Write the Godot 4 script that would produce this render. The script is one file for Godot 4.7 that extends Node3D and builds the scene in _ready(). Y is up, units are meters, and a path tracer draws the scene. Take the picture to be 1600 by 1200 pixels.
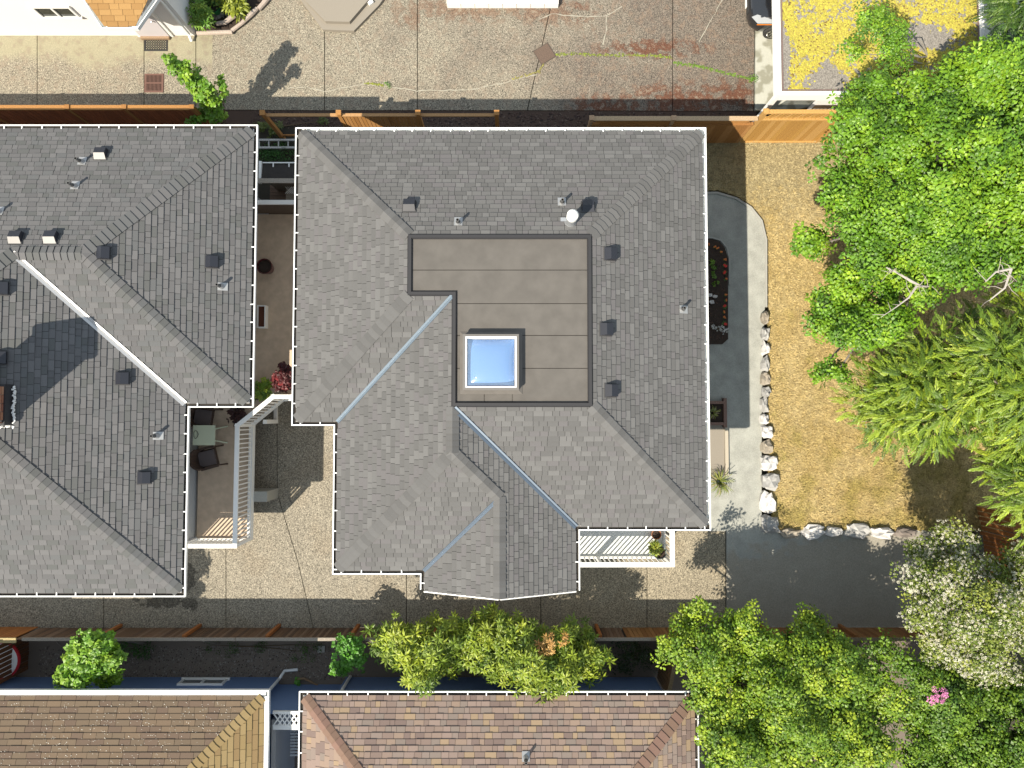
extends Node3D
# A street of hip-roofed houses seen from a drone 22 m up. x east, z south, metres.

var rng := RandomNumberGenerator.new()
var M := {}
var names := {}

# ---------------------------------------------------------------- mesh collector
class MB:
	var v := PackedVector3Array()
	var n := PackedVector3Array()
	var c := PackedColorArray()
	func tri(a: Vector3, b: Vector3, d: Vector3, col: Color) -> void:
		var m := (b - a).cross(d - a)
		if m.length_squared() < 1e-14: return
		m = m.normalized()
		v.append(a); v.append(d); v.append(b)
		n.append(m); n.append(m); n.append(m)
		c.append(col); c.append(col); c.append(col)
	func quad(a: Vector3, b: Vector3, d: Vector3, e: Vector3, col: Color) -> void:
		tri(a, b, d, col); tri(a, d, e, col)
	func box(p: Vector3, s: Vector3, col := Color.WHITE, b := Basis()) -> void:
		var x := b.x * s.x * 0.5
		var y := b.y * s.y * 0.5
		var z := b.z * s.z * 0.5
		quad(p - x + y + z, p + x + y + z, p + x + y - z, p - x + y - z, col)
		quad(p - x - y - z, p + x - y - z, p + x - y + z, p - x - y + z, col)
		quad(p - x - y + z, p + x - y + z, p + x + y + z, p - x + y + z, col)
		quad(p + x - y - z, p - x - y - z, p - x + y - z, p + x + y - z, col)
		quad(p + x - y + z, p + x - y - z, p + x + y - z, p + x + y + z, col)
		quad(p - x - y - z, p - x - y + z, p - x + y + z, p - x + y - z, col)
	# a beam of section w x h between two points
	func beam(a: Vector3, b: Vector3, w: float, h: float, col := Color.WHITE) -> void:
		var d := b - a
		var l := d.length()
		if l < 1e-5: return
		d /= l
		var up := Vector3.UP if absf(d.y) < 0.95 else Vector3.RIGHT
		var s := d.cross(up).normalized()
		box((a + b) * 0.5, Vector3(l, h, w), col, Basis(d, s.cross(d), s))
	func flat(poly: PackedVector2Array, y: float, col := Color.WHITE) -> void:
		var t := Geometry2D.triangulate_polygon(poly)
		for i in range(0, t.size(), 3):
			var a := Vector3(poly[t[i]].x, y, poly[t[i]].y)
			var b := Vector3(poly[t[i + 1]].x, y, poly[t[i + 1]].y)
			var d := Vector3(poly[t[i + 2]].x, y, poly[t[i + 2]].y)
			if (b - a).cross(d - a).y < 0: tri(a, d, b, col)
			else: tri(a, b, d, col)
	func prism(poly: PackedVector2Array, y0: float, y1: float, col := Color.WHITE, lid := true) -> void:
		if lid: flat(poly, y1, col)
		var area := 0.0
		var k := poly.size()
		for i in k:
			area += poly[i].cross(poly[(i + 1) % k])
		for i in k:
			var p := poly[i]
			var q := poly[(i + 1) % k]
			if area > 0:
				var w := p
				p = q
				q = w
			quad(Vector3(p.x, y0, p.y), Vector3(q.x, y0, q.y), Vector3(q.x, y1, q.y), Vector3(p.x, y1, p.y), col)
	func tube(pts: Array, rad: Array, col := Color.WHITE, sides := 7, cap := true) -> void:
		var rings := []
		var ref := Vector3(0.31, 0.2, 0.93).normalized()
		for i in pts.size():
			var d: Vector3
			if i == 0: d = pts[1] - pts[0]
			elif i == pts.size() - 1: d = pts[i] - pts[i - 1]
			else: d = pts[i + 1] - pts[i - 1]
			d = d.normalized()
			if absf(d.dot(ref)) > 0.97: ref = Vector3(0.9, 0.1, -0.3).normalized()
			var s := d.cross(ref).normalized()
			var t := s.cross(d)
			var ring := []
			for k in sides:
				var a := TAU * k / sides
				ring.append(pts[i] + (s * cos(a) + t * sin(a)) * rad[i])
			rings.append(ring)
		for i in pts.size() - 1:
			for k in sides:
				var k2 := (k + 1) % sides
				quad(rings[i][k2], rings[i][k], rings[i + 1][k], rings[i + 1][k2], col)
		if cap:
			for k in range(1, sides - 1):
				tri(rings[0][0], rings[0][k], rings[0][k + 1], col)
				var e: Array = rings[pts.size() - 1]
				tri(e[0], e[k + 1], e[k], col)
	# surface of revolution about a vertical axis; profile points (radius, height)
	func lathe(p: Vector3, prof: Array, col := Color.WHITE, sides := 16) -> void:
		for i in prof.size() - 1:
			for k in sides:
				var a := TAU * k / sides
				var b := TAU * (k + 1) / sides
				var q0: Vector2 = prof[i]
				var q1: Vector2 = prof[i + 1]
				quad(p + Vector3(cos(b) * q0.x, q0.y, sin(b) * q0.x), p + Vector3(cos(a) * q0.x, q0.y, sin(a) * q0.x),
					p + Vector3(cos(a) * q1.x, q1.y, sin(a) * q1.x), p + Vector3(cos(b) * q1.x, q1.y, sin(b) * q1.x), col)
	# sweep a section (out, y) along a plan path with mitred corners
	func sweep(prof: Array, path: PackedVector2Array, y: float, side: float, closed := false, col := Color.WHITE) -> void:
		var k := path.size()
		var mit := []
		for i in k:
			var d0 := Vector2.ZERO
			var d1 := Vector2.ZERO
			if i > 0 or closed: d0 = (path[i] - path[(i + k - 1) % k]).normalized()
			if i < k - 1 or closed: d1 = (path[(i + 1) % k] - path[i]).normalized()
			if d0 == Vector2.ZERO: d0 = d1
			if d1 == Vector2.ZERO: d1 = d0
			var n0 := Vector2(-d0.y, d0.x) * side
			var n1 := Vector2(-d1.y, d1.x) * side
			mit.append((n0 + n1) / maxf(1.0 + n0.dot(n1), 0.15))
		for i in (k if closed else k - 1):
			var j := (i + 1) % k
			for s in prof.size() - 1:
				var a: Vector2 = path[i] + mit[i] * prof[s].x
				var b: Vector2 = path[j] + mit[j] * prof[s].x
				var e: Vector2 = path[j] + mit[j] * prof[s + 1].x
				var f: Vector2 = path[i] + mit[i] * prof[s + 1].x
				if side > 0:
					quad(Vector3(b.x, y + prof[s].y, b.y), Vector3(a.x, y + prof[s].y, a.y), Vector3(f.x, y + prof[s + 1].y, f.y), Vector3(e.x, y + prof[s + 1].y, e.y), col)
				else:
					quad(Vector3(a.x, y + prof[s].y, a.y), Vector3(b.x, y + prof[s].y, b.y), Vector3(e.x, y + prof[s + 1].y, e.y), Vector3(f.x, y + prof[s + 1].y, f.y), col)
	func smooth() -> void:
		var acc := {}
		for i in v.size():
			var key := Vector3i(v[i] * 2000.0)
			acc[key] = acc.get(key, Vector3.ZERO) + n[i]
		for i in v.size():
			var m: Vector3 = acc[Vector3i(v[i] * 2000.0)]
			if m.length_squared() > 1e-8: n[i] = m.normalized()
	func commit(mat: Material, off := Vector3.ZERO, uvr := Rect2()) -> ArrayMesh:
		var a := []
		a.resize(Mesh.ARRAY_MAX)
		var w := PackedVector3Array()
		w.resize(v.size())
		for i in v.size(): w[i] = v[i] - off
		a[Mesh.ARRAY_VERTEX] = w
		a[Mesh.ARRAY_NORMAL] = n
		a[Mesh.ARRAY_COLOR] = c
		if uvr.size.x > 0:
			var uv := PackedVector2Array()
			uv.resize(v.size())
			for i in v.size(): uv[i] = (Vector2(v[i].x, v[i].z) - uvr.position) / uvr.size
			a[Mesh.ARRAY_TEX_UV] = uv
		var m := ArrayMesh.new()
		m.add_surface_from_arrays(Mesh.PRIMITIVE_TRIANGLES, a)
		m.surface_set_material(0, mat)
		return m

# ---------------------------------------------------------------- scene helpers
func xz(a: Array) -> PackedVector2Array:
	var r := PackedVector2Array()
	for i in range(0, a.size(), 2): r.append(Vector2(a[i], a[i + 1]))
	return r

func numbered(called: String) -> String:
	var k: int = names.get(called, 0)
	names[called] = k + 1
	return called if k == 0 else "%s_%03d" % [called, k]

func tag(o: Node, label: String, category: String, group := "", kind := "") -> void:
	if label: o.set_meta("label", label)
	if category: o.set_meta("category", category)
	if group: o.set_meta("group", group)
	if kind: o.set_meta("kind", kind)

func thing(called: String, label: String, category: String, at := Vector3.ZERO, group := "") -> Node3D:
	var o := Node3D.new()
	o.name = numbered(called)
	add_child(o)
	o.position = at
	tag(o, label, category, group)
	return o

func origin_of(o: Node) -> Vector3:
	var p := Vector3.ZERO
	var k := o
	while k != self and k is Node3D:
		p += k.position
		k = k.get_parent()
	return p

# geometry is given in world metres and stored relative to the parent
func part(called: String, b: MB, mat: Material, parent: Node, uvr := Rect2()) -> MeshInstance3D:
	var o := MeshInstance3D.new()
	o.mesh = b.commit(mat, origin_of(parent), uvr)
	o.name = called
	parent.add_child(o, true)
	return o

func single(called: String, b: MB, mat: Material, label: String, category: String, at: Vector3, group := "") -> MeshInstance3D:
	var o := MeshInstance3D.new()
	o.mesh = b.commit(mat, at)
	o.name = numbered(called)
	add_child(o)
	o.position = at
	tag(o, label, category, group)
	return o

func struct(called: String, b: MB, mat: Material, uvr := Rect2()) -> MeshInstance3D:
	var o := part(numbered(called), b, mat, self, uvr)
	o.set_meta("kind", "structure")
	return o

func put(called: String, mesh: Mesh, tr: Transform3D, parent: Node) -> MeshInstance3D:
	var o := MeshInstance3D.new()
	o.mesh = mesh
	o.name = called
	parent.add_child(o, true)
	o.transform = Transform3D(tr.basis, tr.origin - origin_of(parent))
	return o

func boxpart(called: String, p: Vector3, s: Vector3, mat: Material, parent: Node, b := Basis()) -> MeshInstance3D:
	var k := MB.new()
	k.box(p, s, Color.WHITE, b)
	return part(called, k, mat, parent)

func rgb(r: float, g: float, b: float) -> Color:
	return Color(r, g, b)

func noise_tex(freq: float, lo: float, hi: float, seed: int, size := 512, octaves := 4) -> NoiseTexture2D:
	var f := FastNoiseLite.new()
	f.seed = seed
	f.noise_type = FastNoiseLite.TYPE_SIMPLEX
	f.frequency = freq
	f.fractal_octaves = octaves
	var t := NoiseTexture2D.new()
	t.width = size
	t.height = size
	t.seamless = true
	t.noise = f
	var g := Gradient.new()
	g.set_color(0, Color(lo, lo, lo).linear_to_srgb())
	g.set_color(1, Color(hi, hi, hi).linear_to_srgb())
	t.color_ramp = g
	return t

# albedo is a linear base colour; vertex colours (linear) multiply it
func mat(col: Color, rough := 0.85, tex: Texture2D = null, scale := 1.0, metal := 0.0) -> StandardMaterial3D:
	var m := StandardMaterial3D.new()
	m.albedo_color = col.linear_to_srgb()
	m.vertex_color_use_as_albedo = true
	m.roughness = rough
	m.metallic = metal
	m.cull_mode = BaseMaterial3D.CULL_DISABLED
	if tex:
		m.albedo_texture = tex
		m.uv1_triplanar = true
		m.uv1_world_triplanar = true
		m.uv1_scale = Vector3.ONE * scale
	return m

func rr(a: float, b: float) -> float:
	return rng.randf_range(a, b)

# a baked colour map over a plan rectangle; f(x, z) returns a linear colour
func bake(rect: Rect2, cell: float, f: Callable) -> ImageTexture:
	var w := int(rect.size.x / cell)
	var h := int(rect.size.y / cell)
	var d := PackedByteArray()
	d.resize(w * h * 3)
	var i := 0
	for y in h:
		var z := rect.position.y + (y + 0.5) * cell
		for x in w:
			var k: Color = f.call(rect.position.x + (x + 0.5) * cell, z)
			k = k.linear_to_srgb()
			d[i] = clampi(int(k.r * 255.0), 0, 255)
			d[i + 1] = clampi(int(k.g * 255.0), 0, 255)
			d[i + 2] = clampi(int(k.b * 255.0), 0, 255)
			i += 3
	return ImageTexture.create_from_image(Image.create_from_data(w, h, false, Image.FORMAT_RGB8, d))

func fnl(seed: int, freq: float, oct := 3) -> FastNoiseLite:
	var f := FastNoiseLite.new()
	f.seed = seed
	f.noise_type = FastNoiseLite.TYPE_SIMPLEX
	f.frequency = freq
	f.fractal_octaves = oct
	return f

# ---------------------------------------------------------------- roofs
# One roof: slopes with shingles, hip caps, valleys. Slopes share a list of courses.
class Roof:
	var root: Node3D
	var deck: MeshInstance3D
	var y0: float
	var pitch: float
	var expo: float
	var thick: float
	var tones: Array
	var wmin: float
	var first := 0
	var last := 99
	var wmax: float
	var tabs := []       # full tabs that may become parts: [distance, transform, width index, tone index]
	var loose := MB.new()
	var base := MB.new()
	var meshes := {}

func slope_frame(r: Roof, e: Vector2, d: Vector2) -> Dictionary:
	var c := 1.0 / sqrt(1.0 + r.pitch * r.pitch)
	var s := r.pitch * c
	var V := Vector3(d.x * c, s, d.y * c)
	var N := Vector3(-d.x * s, c, -d.y * s)
	var U := V.cross(N)
	return {"O": Vector3(e.x, r.y0, e.y), "U": U, "V": V, "N": N, "c": c}

# height of the slope above plan point p
func on_slope(r: Roof, e: Vector2, d: Vector2, p: Vector2) -> Vector3:
	return Vector3(p.x, r.y0 + r.pitch * (p - e).dot(d), p.y)

const WIDTHS := 6

func tab_width(r: Roof, k: int) -> float:
	return lerpf(r.wmin, r.wmax, k / float(WIDTHS - 1))

func add_tab(b: MB, F: Dictionary, q: PackedVector2Array, v0: float, e: float, t: float, col: Color) -> void:
	var top := PackedVector3Array()
	var bot := PackedVector3Array()
	for p in q:
		var g: Vector3 = F.O + F.U * p.x + F.V * p.y
		top.append(g + F.N * (0.004 + t * (1.0 - (p.y - v0) / e)))
		bot.append(g)
	var N: Vector3 = F.N
	for i in range(1, q.size() - 1):
		if (top[i] - top[0]).cross(top[i + 1] - top[0]).dot(N) > 0: b.tri(top[0], top[i], top[i + 1], col)
		else: b.tri(top[0], top[i + 1], top[i], col)
	var area := 0.0
	for i in q.size(): area += q[i].cross(q[(i + 1) % q.size()])
	for i in q.size():
		var j := (i + 1) % q.size()
		if minf(q[i].y, q[j].y) > v0 + e * 0.9: continue
		var cut := col * 0.3   # bare asphalt on the cut edges
		if area > 0: b.quad(bot[i], bot[j], top[j], top[i], cut)
		else: b.quad(bot[j], bot[i], top[i], top[j], cut)

func slope(r: Roof, e: Vector2, d: Vector2, poly: PackedVector2Array) -> void:
	var F := slope_frame(r, e, d)
	var dd := d.normalized()
	var Uh := Vector2(F.U.x, F.U.z)
	var q := PackedVector2Array()
	var lo := Vector2(1e9, 1e9)
	var hi := Vector2(-1e9, -1e9)
	for p in poly:
		var t := Vector2((p - e).dot(Uh), (p - e).dot(dd) / F.c)
		q.append(t)
		lo = lo.min(t)
		hi = hi.max(t)
	# sheathing under the shingles
	var ids := Geometry2D.triangulate_polygon(q)
	for i in range(0, ids.size(), 3):
		var a: Vector3 = F.O + F.U * q[ids[i]].x + F.V * q[ids[i]].y - F.N * 0.004
		var b: Vector3 = F.O + F.U * q[ids[i + 1]].x + F.V * q[ids[i + 1]].y - F.N * 0.004
		var g: Vector3 = F.O + F.U * q[ids[i + 2]].x + F.V * q[ids[i + 2]].y - F.N * 0.004
		if (b - a).cross(g - a).y < 0: r.base.tri(a, g, b, Color(0.03, 0.03, 0.032))
		else: r.base.tri(a, b, g, Color(0.03, 0.03, 0.032))
	var v0 := -0.02
	while v0 < hi.y:
		var u := lo.x - rr(0.0, 0.3)
		var v1 := v0 + r.expo * 1.08
		while u < hi.x:
			var k := rng.randi_range(0, WIDTHS - 1)
			var w := tab_width(r, k)
			var tone := rng.randi_range(r.first, mini(r.last, r.tones.size() - 1))
			var high := rng.randf() < 0.5
			var g := 0.004
			var a := Vector2(u + g, v0)
			var b := Vector2(u + w - g, v0)
			var cc := Vector2(u + w - g, v1)
			var ee := Vector2(u + g, v1)
			var ins := 0
			for p in [a, b, cc, ee]:
				if Geometry2D.is_point_in_polygon(Vector2(p.x, maxf(p.y, 0.001)), q): ins += 1
			var t := r.thick * (1.25 if high else 0.8)
			if ins == 4:
				var pos: Vector3 = F.O + F.U * ((a.x + b.x) * 0.5) + F.V * v0
				r.tabs.append([Vector2(pos.x, pos.z).length(), Transform3D(Basis(F.U, F.N, F.U.cross(F.N)), pos), k, tone, high])
			elif ins > 0 or (u < hi.x and u + w > lo.x):
				var rect := PackedVector2Array([a, b, cc, ee])
				for pc in Geometry2D.intersect_polygons(rect, q):
					if pc.size() > 2: add_tab(r.loose, F, pc, v0, r.expo, t, r.tones[tone])
			u += w
		v0 += r.expo

func finish_roof(r: Roof, m: Material, mdeck: Material) -> void:
	r.deck = part("roof", r.base, mdeck, r.root)
	r.tabs.sort_custom(func(a, b): return a[0] < b[0])
	for i in r.tabs.size():
		var t: Array = r.tabs[i]
		var w := tab_width(r, t[2])
		var th := r.thick * (1.25 if t[4] else 0.8)
		var F := {"O": Vector3.ZERO, "U": Vector3.RIGHT, "V": Vector3(0, 0, -1), "N": Vector3.UP}
		var q := PackedVector2Array([Vector2(-w * 0.5 + 0.004, 0), Vector2(w * 0.5 - 0.004, 0), Vector2(w * 0.5 - 0.004, r.expo * 1.08), Vector2(-w * 0.5 + 0.004, r.expo * 1.08)])
		if i < 300:
			var key := "%d_%d_%s" % [t[2], t[3], t[4]]
			if not r.meshes.has(key):
				var b := MB.new()
				add_tab(b, F, q, 0.0, r.expo, th, r.tones[t[3]])
				r.meshes[key] = b.commit(m)
			put("shingle", r.meshes[key], t[1], r.deck)
		else:
			var T: Transform3D = t[1]
			add_tab(r.loose, {"O": T.origin, "U": T.basis.x, "V": -T.basis.z, "N": T.basis.y}, q, 0.0, r.expo, th, r.tones[t[3]])
	var s := part("shingles", r.loose, m, r.deck)
	s.set_meta("kind", "stuff")

# folded caps along a hip or ridge, laid from a (low) to b (high); n1, n2 are the two slope normals
func caps(r: Roof, a: Vector3, b: Vector3, n1: Vector3, n2: Vector3, m: Material, tones: Array, step := 0.15, half := 0.15) -> void:
	var d := (b - a).normalized()
	var s1 := d.cross(n1).normalized()
	var s2 := d.cross(n2).normalized()
	if s1.y > 0: s1 = -s1
	if s2.y > 0: s2 = -s2
	if absf(s1.y) < 0.01: s1 = -s1 if s1.dot(s2) > 0 else s1
	if s1.dot(s2) > 0.9: s2 = -s2
	var up := (n1 + n2).normalized()
	var ms := []
	for t in tones:
		var k := MB.new()
		var L := step * 1.25
		var lift := [0.056, 0.03]
		var e := [Vector3.ZERO, d * L]
		var c := []
		for i in 2:
			c.append([e[i] + s1 * half + n1 * (lift[i] - 0.006), e[i] + up * lift[i], e[i] + s2 * half + n2 * (lift[i] - 0.006)])
		for j in 2:
			k.quad(c[0][j], c[0][j + 1], c[1][j + 1], c[1][j], t)
			k.quad(c[0][j] - up * 0.03, c[0][j + 1] - up * 0.03, c[0][j + 1], c[0][j], t * 0.25)
		k.quad(c[0][0] - n1 * 0.03, c[0][0], c[1][0], c[1][0] - n1 * 0.03, t)
		k.quad(c[0][2], c[0][2] - n2 * 0.03, c[1][2] - n2 * 0.03, c[1][2], t)
		ms.append(k.commit(m))
	var len := a.distance_to(b)
	var x := 0.0
	while x < len - 0.05:
		put("hip_cap", ms[rng.randi_range(0, ms.size() - 1)], Transform3D(Basis(), a + d * x), r.deck)
		x += step

func valley(r: Roof, a: Vector3, b: Vector3, n1: Vector3, n2: Vector3, m: Material, half := 0.075) -> void:
	var d := (b - a).normalized()
	var s1 := d.cross(n1).normalized()
	var s2 := d.cross(n2).normalized()
	if s1.y < 0: s1 = -s1
	if s2.y < 0: s2 = -s2
	var k := MB.new()
	var up := (n1 + n2).normalized()
	var w1 := Color(1, 1, 1)
	for sn in [[s1, n1], [s2, n2]]:
		var s: Vector3 = sn[0]
		var nn: Vector3 = sn[1]
		var pr := [up * 0.045, s * half * 0.2 + nn * 0.024, s * half + nn * 0.032, s * half + nn * 0.0]
		for i in 3: k.quad(a + pr[i], b + pr[i], b + pr[i + 1], a + pr[i + 1], w1)
	part("valley_flashing", k, m, r.deck)

func nrm(r: Roof, d: Vector2) -> Vector3:
	return Vector3(-d.x * r.pitch, 1, -d.y * r.pitch).normalized()

const DN := Vector2(0, 1)    # inward direction of a slope that drains north, and so on
const DS := Vector2(0, -1)
const DW := Vector2(1, 0)
const DE := Vector2(-1, 0)

# gutter: white aluminium trough along the eaves, hangers across it
func gutter(root: Node3D, path: PackedVector2Array, y: float, side: float, closed: bool, m: Material, gap := 0.45, wid := 0.115, dark_runs := []) -> void:
	var b := MB.new()
	b.sweep([Vector2(-wid, -0.01), Vector2(-wid, -0.13), Vector2(-0.03, -0.135), Vector2(-0.006, -0.06), Vector2(-0.006, -0.006), Vector2(-0.024, -0.006), Vector2(-0.024, 0.01), Vector2(0.008, 0.01), Vector2(0.008, -0.05), Vector2(-0.022, -0.145), Vector2(-wid - 0.004, -0.14)], path, y, side, closed)
	var g := part("gutter", b, m, root)
	for run in (dark_runs if dark_runs else [path]):
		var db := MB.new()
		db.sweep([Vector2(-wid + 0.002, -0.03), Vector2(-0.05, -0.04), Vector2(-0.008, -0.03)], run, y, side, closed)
		part("shade_debris", db, M.shade_debris, g)  # dark strip: leaf debris, and shade of the trough painted in
	var hm := MB.new()
	hm.box(Vector3.ZERO, Vector3(0.028, 0.012, wid - 0.012))
	var mesh := hm.commit(m)
	for i in (path.size() if closed else path.size() - 1):
		var p := path[i]
		var q := path[(i + 1) % path.size()]
		var d := (q - p).normalized()
		var inw := Vector2(-d.y, d.x) * -side
		var L := p.distance_to(q)
		var x := 0.22
		while x < L - 0.1:
			var o := p + d * x + inw * (wid * 0.5)
			put("hanger", mesh, Transform3D(Basis(Vector3(d.x, 0, d.y), Vector3.UP, Vector3(-d.y, 0, d.x)), Vector3(o.x, y + 0.008, o.y)), g)
			x += gap * rr(0.93, 1.07)

# ---------------------------------------------------------------- roof fittings
func box_vent(r: Roof, e: Vector2, d: Vector2, p: Vector2, w := 0.3, hgt := 0.15) -> void:
	var F := slope_frame(r, e, d)
	var o := on_slope(r, e, d, p)
	var B := Basis(F.U, F.N, F.U.cross(F.N))
	var v := MB.new()
	v.box(o + F.N * 0.028, Vector3(w * 1.15, 0.012, w * 1.1), Color.WHITE, B)
	var fl := part("roof_vent", v, M.vent_flange, r.root)
	var h := MB.new()
	# hood: deep at the upslope side, lip on the downslope side
	var U: Vector3 = F.U * (w * 0.5)
	var V: Vector3 = F.V * (w * 0.5)
	var b0 := [o - U - V + F.N * 0.03, o + U - V + F.N * 0.03, o + U + V + F.N * 0.03, o - U + V + F.N * 0.03]
	var t0 := [o - U * 0.94 - V * 1.0 + F.N * (hgt * 0.9), o + U * 0.94 - V * 1.0 + F.N * (hgt * 0.9), o + U * 0.9 + V * 0.2 + F.N * hgt, o - U * 0.9 + V * 0.2 + F.N * hgt]
	h.quad(t0[0], t0[1], t0[2], t0[3], Color.WHITE)
	h.quad(t0[3], t0[2], b0[2], b0[3], Color.WHITE)
	h.quad(b0[0], b0[1], t0[1], t0[0], Color.WHITE)
	h.quad(b0[1], b0[2], t0[2], t0[1], Color.WHITE)
	h.quad(b0[3], b0[0], t0[0], t0[3], Color.WHITE)
	part("hood", h, M.vent, fl)

func pipe_vent(r: Roof, e: Vector2, d: Vector2, p: Vector2, hgt := 0.3) -> void:
	var F := slope_frame(r, e, d)
	var o := on_slope(r, e, d, p)
	var B := Basis(F.U, F.N, F.U.cross(F.N))
	var v := MB.new()
	v.box(o + F.N * 0.026 - F.V * 0.03, Vector3(0.2, 0.01, 0.24), Color.WHITE, B)
	var fl := part("pipe_vent", v, M.lead, r.root)
	var k := MB.new()
	k.lathe(o, [Vector2(0.085, 0.0), Vector2(0.06, 0.1), Vector2(0.05, 0.14)], Color.WHITE, 12)
	part("collar", k, M.lead, fl)
	var q := MB.new()
	q.lathe(o, [Vector2(0.038, 0.0), Vector2(0.038, hgt), Vector2(0.028, hgt), Vector2(0.028, hgt - 0.2), Vector2(0.0, hgt - 0.2)], Color.WHITE, 12)
	part("pipe", q, M.pipe, fl)

func window(parent: Node, c: Vector3, w: float, h: float, along: Vector3, out: Vector3, panes := 2) -> void:
	# a framed window proud of a wall; c is the middle of its outside face
	var B := Basis(along, Vector3.UP, along.cross(Vector3.UP))
	var f := MB.new()
	f.box(c + Vector3.UP * (h * 0.5 - 0.03) + out * 0.02, Vector3(w, 0.06, 0.06), Color.WHITE, B)
	f.box(c - Vector3.UP * (h * 0.5 - 0.03) + out * 0.025, Vector3(w + 0.1, 0.06, 0.09), Color.WHITE, B)
	for i in panes + 1:
		f.box(c + along * (-w * 0.5 + 0.03 + (w - 0.06) * i / panes) + out * 0.018, Vector3(0.06, h - 0.13, 0.056), Color.WHITE, B)
	var o := part("window", f, M.white_paint, parent)
	for i in panes:
		var pw := (w - 0.06) / panes
		var g := MB.new()
		g.box(c + along * (-w * 0.5 + 0.03 + pw * (i + 0.5)) + out * 0.006, Vector3(pw - 0.06, h - 0.12, 0.008), Color.WHITE, B)
		part("pane", g, M.glass, o)

func soffit(root: Node3D, poly: PackedVector2Array, y: float) -> void:
	var b := MB.new()
	b.flat(poly, y - 0.16, Color.WHITE)
	part("soffit", b, M.white_paint, root)
	var f := MB.new()
	f.sweep([Vector2(-0.012, -0.17), Vector2(0.012, -0.17), Vector2(0.012, -0.005), Vector2(-0.012, -0.005)], poly, y, fascia_side(poly), true)
	part("fascia", f, M.white_paint, root)

func fascia_side(poly: PackedVector2Array) -> float:
	return 1.0 if Geometry2D.is_polygon_clockwise(poly) else -1.0

func inset(poly: PackedVector2Array, d: float) -> PackedVector2Array:
	var r := Geometry2D.offset_polygon(poly, -d, Geometry2D.JOIN_MITER)
	return r[0]

func new_roof(root: Node3D, y0: float, pitch: float, expo: float, thick: float, tones: Array, wmin: float, wmax: float) -> Roof:
	var r := Roof.new()
	r.root = root
	r.y0 = y0
	r.pitch = pitch
	r.expo = expo
	r.thick = thick
	r.tones = tones
	r.wmin = wmin
	r.wmax = wmax
	return r

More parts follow.
